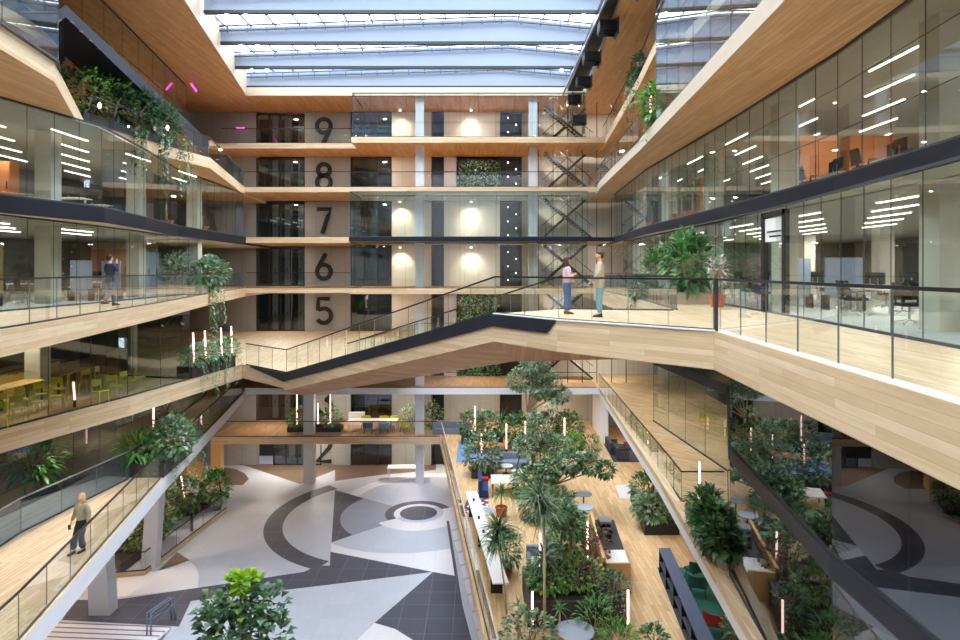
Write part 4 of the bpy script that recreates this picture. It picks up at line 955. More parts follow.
# right planter under the walkway, and armchairs
planter('planter_box',[(7.5,29.2),(9.1,29.2),(9.1,33.6),(7.9,33.6)],g3,.5,'dark planter beneath the white-edged walkway','planter_black'); bush('grey-green plant at the near end of the walkway planter',8.1,29.9,g3+.45,(.9,.8,.6),300,.3,PALE+['leaf_fresh']); bush('green plant at the far end of the walkway planter',8.4,32.2,g3+.45,(.8,1.0,.7),320,.3,MIX)
tag(MB().tube([(0,0,0),(.3,1.1,1.7)],.035,6).build('black_prop','black_metal',loc=(8.2,30.3,g3+.4)),'slanting black prop in the walkway planter','pole'); tag(MB().tube([(0,0,0),(-.25,1.0,1.6)],.035,6).build('black_prop','black_metal',loc=(8.6,31.6,g3+.4)),'second black prop, farther back in the walkway planter','pole')
sofa('charcoal sofa beneath the walkway, by its white end wall',8.9,42.6,g3,1.8,.8,R(90),'dark_grey_fabric'); sofa('charcoal armchair on the charcoal rug',9.1,40.9,g3,.9,.8,R(80),'dark_grey_fabric'); easy_chair('red chair behind the charcoal sofa',10.1,43.2,g3,R(-60),'red_fabric')
struct('wall_under_walkway',MB().box(8.7,8.9,44.4,49.5,g3,g3+3.0),'white_paint')
t=thing('shelf_bench','long slate blue open shelf unit beneath the walkway','shelf unit',(0,0,g3)); P=[(7.15,25.6),(7.6,25.6),(6.75,16),(6.25,16)]
MB().prism(P,.92,.98).build('top_board','slate_cloth',t); MB().prism(P,.45,.49).build('shelf','dark_grey_fabric',t); MB().prism(P,0,.06).build('bottom_board','dark_grey_fabric',t)
for k in range(8): a=lerp(P[0],P[3],k/7*.98+.01); b=lerp(P[1],P[2],k/7*.98+.01); MB().beam((a[0],a[1],.49),(b[0],b[1],.49),.03,.86).build('divider','navy_band',t)
easy_chair('dark green chair at the far end of the green carpet',8.4,25.0,g3,R(200),'green_fabric'); easy_chair('dark green chair beside the shelf bench, second from its far end',8.1,23.8,g3,R(160),'green_fabric'); easy_chair('dark red chair on the green carpet',7.8,21.2,g3,R(150),'red_fabric'); bush('small plant near the dark red chair',8.1,20.3,g3,(.4,.4,.4),110,.22,DARK,potr=.2,poth=.3)
# level three back deck
planter('planter_box',[(-14.4,47.75),(-10.4,47.75),(-10.4,48.8),(-14.4,48.8)],g3,.35,'dark planter on the level three deck beside the column'); bush('green bush at the west end of the deck planter',-13.7,48.2,g3+.3,(.85,.6,.75),260,.32,MIX); bush('green bush at the east end of the deck planter',-11.2,48.2,g3+.3,(.85,.6,.75),260,.32,DARK)
tube_light(-13.7,47.9,g3+.3,2.5,'light tube at the west end of the deck planter'); tube_light(-12.15,48.0,g3+.3,1.8,'light tube in the middle of the deck planter'); tube_light(-11.2,47.9,g3+.3,2.5,'light tube at the east end of the deck planter')
table('long white meeting table on the level three deck',-8.1,48.4,g3,3.7,1.1,.78,'white_top','white_top')
for i,(x,y,c_,r_) in enumerate(((-8.3,47.5,'navy_fabric',180),(-7.1,47.4,'blue_rug',180),(-5.6,47.8,'yellow_seat',120),(-8.8,49.3,'yellow_seat',0),(-7.4,49.3,'yellow_seat',0),(-6.6,49.3,'yellow_seat',0))):
    easy_chair(['navy chair on the near side of the long white table','light blue chair on the near side of the long white table','yellow chair off the east end of the long white table','yellow chair behind the long white table, westmost','yellow chair behind the long white table, in the middle','yellow chair behind the long white table, eastmost'][i],x,y,g3,R(r_),c_)
bush('tangled grey-green plant beside the level three column',-5.2,48.6,g3,(.9,.7,1.0),220,.35,PALE,lw=.25); bush('dark bush right behind the level three column',-3.6,48.8,g3,(.7,.6,1.1),220,.3,DARK)
t=thing('booth_wall','low grey-blue screen at the far end of the garden','screen',(-1.9,47.6,g3)); MB().box(-1.6,1.2,-.1,.1,0,.85).build('panel','blue_steel',t); MB().box(-1.6,1.2,-.5,-.1,0,.4).build('seat_ledge','grey_fabric',t)
tag(MB().box(0,1.2,-.25,.25,0,.9).build('white_cabinet','white_top',loc=(-10.3,50.4,g3)),'white sideboard against the lift-core wall on level three','cabinet')
table('white table beneath the level three deck',-5.6,48.2,LZ[2],2.7,.9,.9,'white_top','white_top')
# floor lamp bush at bottom: fiddle leaf fig
m=MB(); s=MB(); s.tube([(0,0,0),(.1,0,2.4),(0,.1,4.2)],[.09,.07,.04],7)
for (bx,by,bz,r_) in ((0,0,4.15,.85),(-.75,0,3.7,.85),(.7,.1,3.8,.8),(0,-.4,3.3,1.0),(-.9,.2,2.9,.8),(.95,-.2,3.0,.8),(.1,0,4.65,.35),(-.2,0,4.7,.3)):
    s.tube([(0,.05,2.2),(bx*.6,by*.6,bz-.5),(bx,by,bz)],[.05,.03,.015],5); top=bz>4.5
    for i in range(int(130*r_)):
        v=sph().normalized()*r_*random.uniform(.5,1); L=random.uniform(.3,.44); m.leaf((bx+v.x,by+v.y,bz+v.z*.8),v.normalized()+Vector((0,0,.5)),L,L*.75,3 if top or (v.z>.55 and random.random()<.25) else int(random.random()*3),.25)
plant('fiddle_leaf_fig','large fiddle-leaf fig with glossy broad leaves standing on the ground floor',(-8.35,22.6,LZ[2]-.0),m,['leaf_deep','leaf_mid','leaf_blue','leaf_lime'],s,.45,.5,'planter_dark',cat='tree')
# ground planting under the walkway
planter('planter_box',[at(166,520,LZ[2]),at(221,510,LZ[2]),at(222,500,LZ[2]),at(178,500,LZ[2])],LZ[2],.5,'dark planter on the ground floor beside the white kerb wall'); planter('planter_box',[at(120,575,LZ[2]),at(165,540,LZ[2]),at(165,520,LZ[2]),at(110,560,LZ[2])],LZ[2],.55,'dark planter on the ground floor behind the slanted column')
x,y=at(212,511,LZ[2]); bush('glossy bush at the near end of the ground-floor planter',x,y+.5,LZ[2]+.4,(.9,.8,1.15),420,.36,['leaf_fresh','leaf_pale','leaf_deep','leaf_mid'])
x,y=at(182,518,LZ[2]); bush('dark bush with a light tube beside it on the ground floor',x,y+.5,LZ[2]+.4,(1.1,.8,1.1),380,.32,DARK); tube_light(x+.2,y+.1,LZ[2]+.4,2.2,'leaning light tube in the ground-floor planter',-.3)
for i,(px,py) in enumerate(((165,527),(150,545),(132,560))):
    x,y=at(px,py,LZ[2]); bush(['bush right of the slanted column on the ground floor','bush behind the slanted column on the ground floor','low bush near the bright lamp on the ground floor'][i],x,y+.6,LZ[2]+.4,(1.1,.9,.9),320,.34,[DARK,MIX,DARK][i])
a=at(166,502,LZ[2]); b=at(225,502,LZ[2]); struct('wall_kerb',MB().box(a[0],b[0],a[1]+.7,a[1]+1.0,LZ[2],LZ[2]+.7),'white_paint')
a=at(222,506,LZ[2]); tag(MB().tube([(0,0,.3),(-.5,.6,2.1)],.05,6).build('black_prop','black_metal',loc=(a[0],a[1],LZ[2])),'slanting black prop behind the glossy ground-floor bush','pole')
a=at(192,531,LZ[2]); tag(MB().box(-.06,.06,-.06,.06,0,1.1).build('bollard','black_metal',loc=(a[0],a[1],LZ[2])),'short black bollard beside the low ground-floor balustrade','bollard')
# --- west side planters
planter('planter_box',[(-14.35,26.2),(-12.95,26.2),(-13.4,29.8),(-15,29.8)],LZ[4],.55,'dark planter at the end of the white-edged walkway'); bush('trailing silvery plant spilling over the white walkway edge',-13.3,27.6,LZ[4]+.5,(1.0,1.0,.9),520,.26,PALE+['leaf_fresh'],vines=((.7,-.3,.2,1.6,.14),(.9,.2,.2,1.9,.14),(.5,-.6,.1,1.2,.14),(1.1,.6,.1,1.3,.14)))
bush('bright bird-nest fern in the walkway-end planter',-14.3,26.9,LZ[4]+.5,(.7,.6,.55),160,.6,['leaf_fresh','leaf_lime'],lw=.22); spiky('pale palm behind the walkway-end planter',-14.3,29.3,LZ[4]+.5,1.4,1.1,40,.07,('leaf_pale','leaf_mid'),name='palm'); bush('green bush behind the dark glass of level four',-16.9,24.2,LZ[4],(.9,.8,.8),240,.5,['leaf_fresh','leaf_mid'],lw=.22,potr=.35,poth=.5)
tube_light(-15.1,29.6,LZ[4]+.3,2.6,'light tube near the pale palm on the white-edged walkway')
planter('planter_box',[(-13.7,28.9),(-12.95,28.8),(-12.45,32.6),(-13.5,32.8)],LZ[5],.55,'dark planter on the oak gallery beside the footbridge foot')
for i,y in enumerate((29.3,30.2,31.2,32.2)): bush(['trailing plant nearest the dark cafe glass','pale leafy plant second from the cafe glass','pale leafy plant third from the cafe glass','green plant closest to the footbridge foot'][i],-13.15+.15*i,y,LZ[5]+.5,(.6,.6,.5),230,.24,[DARK,PALE+['leaf_fresh'],PALE,MIX][i],vines=((.45,-.1,.1,1.3,.12),(.5,.3,.1,1.7 if i in(1,2) else .7,.12)))
for i,(x,y) in enumerate(((-12.95,29.0),(-12.85,30.0),(-12.7,31.5),(-12.55,32.4))): tube_light(x,y,LZ[5]+.45,1.6,['light tube beside the cafe glass, first of the row','light tube second from the cafe glass','light tube third from the cafe glass','light tube closest to the footbridge foot'][i],-.05)
planter('planter_box',[(-17.0,33.6),(-14.6,33.6),(-15.1,36.7),(-17.3,36.7)],LZ[6],.5,'brown planter on the oak gallery of level six','planter_beige')
bush('white-leaved plant at the west end of the level six planter',-16.5,34.8,LZ[6]+.45,(.9,.8,.9),320,.22,['leaf_pale','bloom','leaf_mid'],h0=1.0); bush('glossy plant with a long trailing vine on level six',-14.9,35.3,LZ[6]+.45,(1.0,.9,.8),420,.34,['leaf_blue','leaf_pale','leaf_fresh'],vines=((.5,-.4,-.1,2.4,.2),(.3,-.6,-.1,2.6,.2),(.7,-.1,-.1,2.0,.2),(.45,-.5,-.1,2.6,.2)))
planter('planter_box',[(-17.4,26.0),(-16.1,26.0),(-15.15,31.8),(-16.4,32.2)],LZ[8],.55,'dark planter on level eight under the black stair','planter_black')
for i,(x,y,rr) in enumerate(((-16.6,26.9,1.1),(-16.3,28.3,1.15),(-15.9,29.6,1.1),(-15.6,31.0,.9))): bush(['plant with one lime leaf at the glass end of the level eight planter','dense dark plant second in the level eight planter','dense plant with hanging strands, third in the level eight planter','plant at the far end of the level eight planter with long strands'][i],x,y,LZ[8]+.5,(1.1,.95,rr),520,.26,[['leaf_black','leaf_deep','leaf_mid','leaf_lime'],['leaf_black','leaf_deep','leaf_mid'],['leaf_deep','leaf_black','leaf_blue'],['leaf_deep','leaf_blue','leaf_mid']][i],vines=() if i==0 else ((1.32,-.4,.0,1.9+.3*i,.2),(1.3,0,.0,1.4+.4*i,.2),(1.32,.35,.0,2.1,.2),(1.28,-.2,.0,1.2,.2),(1.3,.55,.0,1.0,.2)))
for i,(x,y) in enumerate(((-15.4,25.9),(-14.6,29.9))): tag(MB().lathe([(.02,-.12),(.06,-.05),(.06,.05),(.02,.12)],n=10).build('planter_lamp','spot_glow',loc=(x,y,LZ[8]+.75)),['small bright lamp at the glass corner of level eight','small bright lamp among the level eight plants'][i],'lamp')
for i,(x,y) in enumerate(((-16.9,34.5),(-17.1,39.4))):
    spiky(['leafy palm in the terracotta pot behind the level seven glass','flowering plant in a terracotta pot beside the palm, level seven'][i],x,y,LZ[7],[1.1,.7][i],[1.1,.7][i],36,.09,[('leaf_mid','leaf_pale'),('leaf_pale','leaf_orange','leaf_mid')][i],potr=.38,poth=.35,name='potted_palm')
# --- east side planting
planter('planter_box',[(7.0,18.1),(8.1,20.2),(8.5,22.2),(7.1,22.2),(6.75,18.2)],LZ[4],.5,'oak-backed planter at the kinked corner of the level four gallery','planter_beige')
bush('glossy rubber plant nearest the glass corner of level four',7.0,18.7,LZ[4]+.25,(.42,.75,.45),380,.3,['leaf_deep','leaf_mid','leaf_black']); bush('broad-leaved plant in the middle of the level four corner planter',7.2,19.9,LZ[4]+.25,(.55,.75,.5),420,.34,['leaf_deep','leaf_fresh','leaf_mid']); bush('plant with long leaves at the walkway end of the level four corner planter',7.45,21.0,LZ[4]+.25,(.55,.55,.55),300,.34,['leaf_mid','leaf_deep','leaf_blue'],lw=.35)
tube_light(7.55,22.0,LZ[4]+.4,1.5,'light tube rising from the level four corner planter')
planter('planter_box',[(7.1,24.2),(8.9,24.2),(8.9,25.0),(7.2,25.0)],LZ[6],.45,'long beige planter on level six, nearer of two','planter_beige'); planter('planter_box',[(7.4,28),(8.9,28),(8.9,29),(7.5,29)],LZ[6],.45,'long beige planter on level six, farther of two','planter_beige')
bush('large philodendron reaching to the ceiling of level six',8.0,24.6,LZ[6]+.4,(.8,.6,1.1),260,.55,['leaf_fresh','leaf_mid','leaf_deep'],lw=.4,h0=1.2); spiky('banana plant with upright leaves on level six',8.4,26.3,LZ[6],1.3,1.3,12,.4,('leaf_fresh','leaf_mid'),name='banana_plant',droop=.4,potr=.35,poth=.45,potm='planter_beige')
bush('pale flowering shrub at the east end of the level six planter',8.3,22.4,LZ[6],(.3,.3,.5),90,.25,['leaf_pale','bloom'],h0=.9,potr=.3,poth=.4); bush('dense fern bush in the farther beige planter on level six',8.1,28.5,LZ[6]+.4,(.9,.6,1.0),320,.36,MIX,h0=.9)
bush('ivy hanging over the level six edge behind the bridge balustrade',7.15,28.6,LZ[6]+.0,(.45,.8,.6),300,.2,['leaf_deep','leaf_blue'],vines=((-.4,-.3,.1,1.3,.16),(-.45,.2,.1,1.5,.16)))
for i,(x,y) in enumerate(((9.75,36.2),(9.7,30.8),(9.7,29.2))): spiky(['potted palm farthest along the level seven glass, east side','potted palm in the middle of three behind the level seven glass','potted palm nearest of three behind the level seven glass'][i],x,y,LZ[7],.9,.9,30,.09,[('leaf_mid','leaf_deep'),('leaf_pale','leaf_mid'),('leaf_fresh','leaf_lime')][i],potr=.42,poth=.35,name='potted_palm')
planter('planter_box',[(7.2,25.8),(8.2,25.8),(8.3,28.4),(7.35,28.4)],LZ[8],.4,'small planter beyond the tall glass screen on level eight','planter_black')
bush('fresh green plant spilling over the level eight edge by the glass screen',7.35,26.6,LZ[8]+.35,(.55,.8,.8),300,.32,['leaf_fresh','leaf_mid','leaf_deep','leaf_lime'],vines=((-.35,.4,.1,.9,.18),(-.35,-.1,.1,.6,.18))); spiky('banana leaf plant leaning out above the level eight edge',7.3,28.0,LZ[8]+.35,1.2,1.3,7,.4,('leaf_fresh','leaf_mid'),name='banana_plant',droop=.5)
tube_light(7.3,27.4,LZ[8]+.4,1.6,'light tube in the small level eight planter')
planter('planter_box',[(7.9,31),(8.6,31),(8.9,35),(8.2,35)],LZ[9],.35,'narrow planter on the level nine gallery','planter_black'); bush('dark ivy trailing from the nearer end of the level nine gallery',8.0,31.8,LZ[9]+.3,(.4,.9,.5),300,.2,['leaf_deep','leaf_black','leaf_blue'],vines=((-.35,-.5,.1,1.2,.16),(-.35,.1,.1,2.1,.16),(-.35,.5,.1,1.5,.16))); bush('dark ivy trailing from the farther end of the level nine gallery',8.3,34.2,LZ[9]+.3,(.4,.9,.5),300,.2,['leaf_deep','leaf_mid','leaf_black'],vines=((-.35,-.5,.1,2.2,.16),(-.35,.3,.1,1.8,.16)))
# ================================================================= OFFICE FURNITURE
def office_chair():
    t=thing('office_chair','','chair',(0,0,0),0,'office chairs behind the level six glass')
    MB().prism([(-.24,-.22),(.24,-.22),(.25,.24),(-.25,.24)],.44,.52).build('seat','black_cloth',t)
    v=MB().add([(-.22,.22,.58),(.22,.22,.58),(.2,.3,1.0),(-.2,.3,1.0),(-.22,.27,.58),(.22,.27,.58),(.2,.35,1.0),(-.2,.35,1.0)],[(0,1,2,3),(7,6,5,4),(0,4,5,1),(1,5,6,2),(2,6,7,3),(3,7,4,0)]); v.box(-.03,.03,.2,.26,.48,.7); v.build('backrest','black_cloth',t)
    MB().lathe([(.03,.1),(.03,.45)],n=8).build('gas_column','silver',t)
    b=MB()
    for k in range(5): a=k*2*PI/5; b.beam((0,0,.12),(.3*math.cos(a),.3*math.sin(a),.07),.05,.04); b.tube([(.3*math.cos(a)-.02,.3*math.sin(a),.03),(.3*math.cos(a)+.02,.3*math.sin(a),.03)],.03,8)
    b.build('star_base','chair_white',t)
    for s in (-1,1): MB().tube([(s*.25,.1,.48),(s*.29,.1,.68),(s*.29,-.12,.69)],.02,5).build('armrest','black_metal',t)
    return t
def desk(w=1.6,d=.8):
    t=thing('office_desk','','desk',(0,0,0),0,'office desks behind the level six glass')
    MB().box(-w/2,w/2,-d/2,d/2,.72,.75).build('desk_top','white_top',t)
    for s in (-1,1): MB().box(s*w/2*.9-.03,s*w/2*.9+.03,-.04,.04,0,.72).box(s*w/2*.9-.03,s*w/2*.9+.03,-d/2,d/2,0,.04).build('leg','chair_white',t)
    return t
def monitor():
    t=thing('monitor','','monitor',(0,0,0),0,'monitors on the level six desks')
    MB().box(-.28,.28,-.015,.015,.14,.48).build('screen','black_metal',t); MB().box(-.02,.02,.02,.04,.01,.3).box(-.1,.1,-.06,.1,0,.012).build('stand','silver',t); return t
oc=office_chair(); dk=desk(); mo=monitor(); first=True
yw=['nearest the viewer','second along','third along','fourth along','fifth along','sixth along','seventh along','last along']
random.seed(11)
def use(src,loc,rz,label):
    if src.get('used_once') is None: src['used_once']='1'; o=src; o.location=loc; o.rotation_euler=(0,0,rz)
    else: o=copy_tree(src,loc,rz)
    o['label']=label; return o
for j,x in enumerate((11.6,14.8)):
    for k in range(7):
        y=12.2+k*3.3; nm='%s in the %s row from the level six glass'%(yw[k],('first','second')[j]); n2='%s desk, %s row from the level six glass'%(yw[k],('first','second')[j])
        use(dk,(x,y,0),R(90),'white office desk, '+nm)
        for sgn in (-1,1):
            use(mo,(x+.1*sgn,y+.35*sgn,.75),R(90),'black monitor, %s side, '%('lift-core' if sgn>0 else 'viewer')+n2)
            use(oc,(x-.85*sgn,y+random.uniform(-.3,.3),0),R(90*sgn+random.uniform(-25,25)),'black office chair, %s side, '%('glass' if sgn>0 else 'inner')+n2)
for k,y in enumerate((15.2,18.0,23.0,24.6,29.0,31)): use(oc,(10.6 if k%2 else 10.2,y,0),R(40*k),'black office chair standing loose near the level six glass, '+yw[k])
del dk['used_once'],mo['used_once'],oc['used_once']
for o in bpy.data.objects:
    if o.get('used_once'): del o['used_once']
t=thing('glass_door_portal','black framed portal with a white notice in the level six glass front','door frame',(8.75,19.0,0))
MB().box(-.08,.08,-.75,-.6,0,3.05).box(-.08,.08,.6,.75,0,3.05).box(-.08,.08,-.75,.75,2.9,3.05).build('frame','black_metal',t)
MB().box(-.02,.02,-.6,.6,2.15,2.85).build('notice_panel','white_top',t); MB().box(-.03,-.021,-.45,.45,2.42,2.47).box(-.03,-.021,-.45,.3,2.28,2.33).build('notice_lines','dark_recess',t)
def screen_board(x,y,z,w,h,m,label,rz=0,z0=.4,name='partition_screen'):
    t=thing(name,label,'screen',(x,y,z),rz); MB().box(-w/2,w/2,-.03,.03,z0,h).build('panel',m,t); MB().box(-w/2,-w/2+.05,-.2,.2,0,z0+.1).box(w/2-.05,w/2,-.2,.2,0,z0+.1).build('foot',"rail_metal",t); return t
screen_board(10.6,21.7,0,1.2,1.7,'blue_screen','pale blue fabric screen in the level six office, nearer the black portal'); screen_board(11.7,20.6,0,1.2,1.7,'blue_screen','pale blue fabric screen in the level six office, farther from the black portal')
def cupboard(x,y,z,w,d,h,m,label,rz=0,n=2):
    t=thing('tall_cupboard',label,'cabinet',(x,y,z),rz,)
    MB().box(-w/2,w/2,-d/2,d/2,0,h).build('body',m,t)
    for k in range(n):
        dd=MB().box(-w/2+k*w/n+.02,-w/2+(k+1)*w/n-.02,-d/2-.03,-d/2,.05,h-.05).build('door',m,t); MB().box(-w/2+(k+.85)*w/n-.02,-w/2+(k+.85)*w/n+.02,-d/2-.06,-d/2-.03,h*.45,h*.6).build('handle','black_metal',dd)
    return t
cupboard(14.3,23.6,LZ[7],1.7,.6,2.6,'orange_panel','orange panelled cupboard behind the level seven glass, second from the column'); cupboard(12.3,23.6,LZ[7],1.4,.6,2.6,'orange_panel','narrow orange cupboard behind the level seven glass beside a concrete column')
cupboard(13.4,26.8,LZ[7],1.2,.6,2.5,'cream_panel','cream cupboard behind the narrow orange one on level seven'); cupboard(11.8,33,LZ[7],1.1,.6,2.4,'orange_panel','far orange cupboard near the end of the level seven office')
t=thing('low_cabinet','long black low cabinet beside the orange cupboard, level seven','cabinet',(15.9,22.2,LZ[7])); MB().box(-.9,.9,-.3,.3,0,1.2).build('body','black_metal',t); MB().box(-.9,.9,-.32,.32,1.2,1.24).build('top','dark_recess',t)
def tv(x,y,z,rz,label): t=thing('wall_screen',label,'screen',(x,y,z),rz); MB().box(-.5,.5,-.03,.03,-.35,.35).build('display','black_metal',t); MB().box(-.04,.04,-.02,.02,.35,1.3).build('ceiling_rod','black_metal',t); return t
tv(11.3,14.4,LZ[7]+1.9,R(20),'black display hanging from the level seven ceiling beside the concrete column')
# desks on level seven
for k,y in enumerate((11.5,14.5,17.5,20.5)): 
    o=copy_tree(dk,(11.4,y,LZ[7]),R(90),'white desk behind the level seven glass, '+yw[k],'level seven desks')
    for sgn in (-1,1): copy_tree(mo,(11.4+.1*sgn,y+.3*sgn,LZ[7]+.75),R(90),'black monitor, %s side, on the level seven desk '%('lift-core' if sgn>0 else 'viewer')+yw[k],'level seven monitors'); copy_tree(oc,(11.4-.85*sgn,y,LZ[7]),R(90*sgn),'black office chair on the %s side of the level seven desk, '%('glass' if sgn>0 else 'inner')+yw[k],'level seven office chairs')
# west side offices
cupboard(-18.4,23.4,0,1.5,.6,2.3,'yellow_wood','pale yellow cupboard behind the level six glass, west side'); cupboard(-20.3,24.5,0,1.6,.5,2.8,'cream_panel','cream cupboard farther back on level six, west side')
screen_board(-17.5,22.6,0,1.0,1.6,'blue_screen','blue-grey screen beside the yellow cupboard, west office'); screen_board(-16.7,26.8,0,.9,1.7,'blue_screen','blue-grey screen beside the first concrete column, west office',0); screen_board(-15.9,27.6,0,.8,1.7,'blue_screen','second blue-grey screen right of the first concrete column, west office')
cupboard(-21.6,37.6,0,2.2,.5,2.5,'orange_panel','wide orange wood cupboard at the end of the west office, level six'); cupboard(-18.4,36.0,0,.9,.5,2.3,'blue_screen','tall blue locker before the orange cupboard, west office')
for k,(x,y) in enumerate(((-17.8,19.8),(-18.6,26.2),(-17.8,28.9),(-18.9,31.6))):
    copy_tree(dk,(x,y,0),0,'white desk in the west office, '+yw[k],'west office desks'); copy_tree(oc,(x-.4,y-.8,0),R(180+20*k),'black office chair before the west office desk, '+yw[k],'west office chairs'); copy_tree(oc,(x+.5,y-.75,0),R(170-20*k),'second black office chair at the west office desk, '+yw[k],'west office chairs'); copy_tree(mo,(x,y,.75),0,'black monitor on the west office desk, '+yw[k],'west office monitors')
cupboard(-18.0,21,LZ[7],1.5,.5,2.5,'yellow_wood','yellow wood cupboard behind the level seven glass, west side'); cupboard(-19.2,25.5,LZ[7],1.3,.5,2.0,'orange_panel','orange cupboard beside a concrete column on level seven, west side')
for k,(x,y) in enumerate(((-17.5,27.2),(-18.2,30))): copy_tree(dk,(x,y,LZ[7]),0,'white desk on level seven west, '+yw[k],'level seven west desks'); copy_tree(mo,(x,y,LZ[7]+.75),0,'black monitor on the level seven west desk, '+yw[k],'level seven west monitors')
# cafe on level five
def cafe_chair():
    t=thing('cafe_chair','','chair',(0,0,0),0,'lime yellow cafe chairs')
    MB().prism([(-.21,-.2),(.21,-.2),(.21,.2),(-.21,.2)],.44,.47).build('seat','yellow_seat',t)
    MB().box(-.2,.2,.19,.22,.62,.84).box(-.2,-.17,.18,.21,.45,.84).box(.17,.2,.18,.21,.45,.84).build('backrest','yellow_seat',t)
    for a,b in ((-1,-1),(1,-1),(1,1),(-1,1)): MB().tube([(a*.18,b*.17,.44),(a*.2,b*.2,0)],.014,4).build('leg','yellow_seat',t)
    return t
cc=cafe_chair(); fst=True; k=0
for j,x in enumerate((-14.3,-15.6)):
    for i in range(8):
        y=19.6+i*1.0+(.4*j); xx=x-.05*i+(.5 if i>3 and j==0 else 0)
        if j==0 and i==0: o=cc; o.location=(xx-.5,y,LZ[5])
        else: o=copy_tree(cc,(xx-.5 if j==0 and i<4 else xx,y,LZ[5]),R(90+random.uniform(-40,40)))
        o['label']='lime yellow cafe chair %s, %s row from the glass'%(['nearest the plants','second from the plants','third from the plants','fourth from the plants','fifth from the plants','sixth from the plants','seventh from the plants','nearest the planter'][i],('first','second')[j]); o['group']='lime yellow cafe chairs, %s row'%('first','second')[j]
for i in range(3): tt=table('long oak cafe table %s'%['beside the first lime chairs','between the lime chairs, in the middle','at the footbridge end of the cafe'][i],-16.9,20.2+i*3.0,LZ[5],.8,2.2,.75,'yellow_wood')
t=thing('cafe_counter','long yellow wood cafe counter with dark top behind the lime chairs','counter',(-18.4,22,LZ[5])); MB().box(-.35,.35,-4,5.5,0,1.0).build('counter_front','yellow_wood',t); MB().box(-.4,.4,-4.05,5.55,1.0,1.05).build('counter_top','dark_recess',t)
round_table('pale round cafe table near the edge of the level five glass',-16.0,17.6,LZ[5],.65,.75,'cream_fabric')
for i,(x,y) in enumerate(((-16.4,14.6),(-15.9,16.3),(-18.2,19.8),(-15.6,18.9))): bush(['dark bush in the cafe, nearest the viewer','dark bush in the cafe, second from the viewer','dark bush behind the pale round cafe table','small bush in front of the pale round cafe table'][i],x,y,LZ[5],(.7,.7,.7),160,.34,['leaf_black','leaf_deep','leaf_mid'],potr=.3,poth=.35,potm='planter_black')
for i,(x,y,h) in enumerate(((-15.4,17.3,1.5),(-14.95,18.6,1.4),(-14.9,17.8,2.3),(-14.5,22.9,.9))): tube_light(x,y,LZ[5],h,['light tube low in the cafe near the viewer','light tube by the pale round cafe table','tallest light tube in the cafe','short light tube among the lime cafe chairs'][i],.15 if i==2 else -.05)
for k in range(9): tag(MB().lathe([(.02,.12),(.06,.06),(.06,0)],n=8).build('pendant_lamp','spot_glow',loc=(-18.2,18+k*1.1,LZ[5]+2.0)),'small pendant bulb above the cafe counter, one of an even row','pendant lamp','pendant bulbs over the cafe counter')
for k in range(9): tag(MB().tube([(0,0,0),(0,0,.76)],.008,4).build('pendant_cable','black_metal',loc=(-18.2,18+k*1.1,LZ[5]+2.12)),'thin cable of a pendant bulb above the cafe counter','cable','pendant cables over the cafe counter')
for i,(x,y) in enumerate(((12.2,31.0),(12.9,32.6),(12.0,34.2))): o=copy_tree(cc,(x,y,LZ[4]),R(60*i+20)); o['label']='lime yellow chair behind the recessed glass of level four, '+['nearest the glass corner','in the middle','closest to the lift core'][i]; o['group']='lime chairs on level four'
# ceiling downlights under the west level nine and magenta lamp
tag(MB().tube([(-.3,0,0),(.3,0,0)],.05,6).build('magenta_lamp','magenta_glow',loc=(-18.9,50.5,LZ[9]+1.7)),'magenta tube lamp on the lift-core wall of level nine','lamp'); tag(MB().tube([(0,0,0),(.35,0,-.5)],.06,6).build('magenta_lamp','magenta_glow',loc=(-19.4,43,LZ[9]+3.0)),'slanting magenta lamp beside the black stair','lamp')
# level 9 west: red-brown wooden wall behind glass
partition(-22,-21.8,10,44,LZ[9],3.2,'oak_ceiling')
# ================================================================= PEOPLE
def skin_mesh(name,verts,edges,radii,mat,parent,root=0,sub=2,extra=None):
    me=bpy.data.meshes.new(name); me.from_pydata(verts,edges,[]); me.materials.append(MAT[mat])
    o=bpy.data.objects.new(name,me); C.objects.link(o); o.parent=parent; k_=1.0 if name=='body' else 1.24
    md=o.modifiers.new('Skin','SKIN'); md.use_smooth_shade=True; md.branch_smoothing=.3
    sv=me.skin_vertices[0].data
    for i,r in enumerate(radii):
        sv[i].radius=(r[0]*k_,r[1]*k_) if isinstance(r,tuple) else (r*k_,r*k_); sv[i].use_root=(i==root)
    s=o.modifiers.new('Subdivision','SUBSURF'); s.levels=sub; s.render_levels=sub
    return o
def blob(name,c,r,mat,parent,n=12,cut=None):
    m=MB(); vs=[];fs=[]; k=8
    for i in range(k+1):
        th=PI*i/k
        for j in range(n):
            a=2*PI*j/n; vs.append((c[0]+r[0]*math.sin(th)*math.cos(a),c[1]+r[1]*math.sin(th)*math.sin(a),c[2]+r[2]*math.cos(th)))
    for i in range(k):
        for j in range(n): fs.append((i*n+j,(i+1)*n+j,(i+1)*n+(j+1)%n,i*n+(j+1)%n))
    m.add(vs,fs,0,True); return m.build(name,mat,parent)
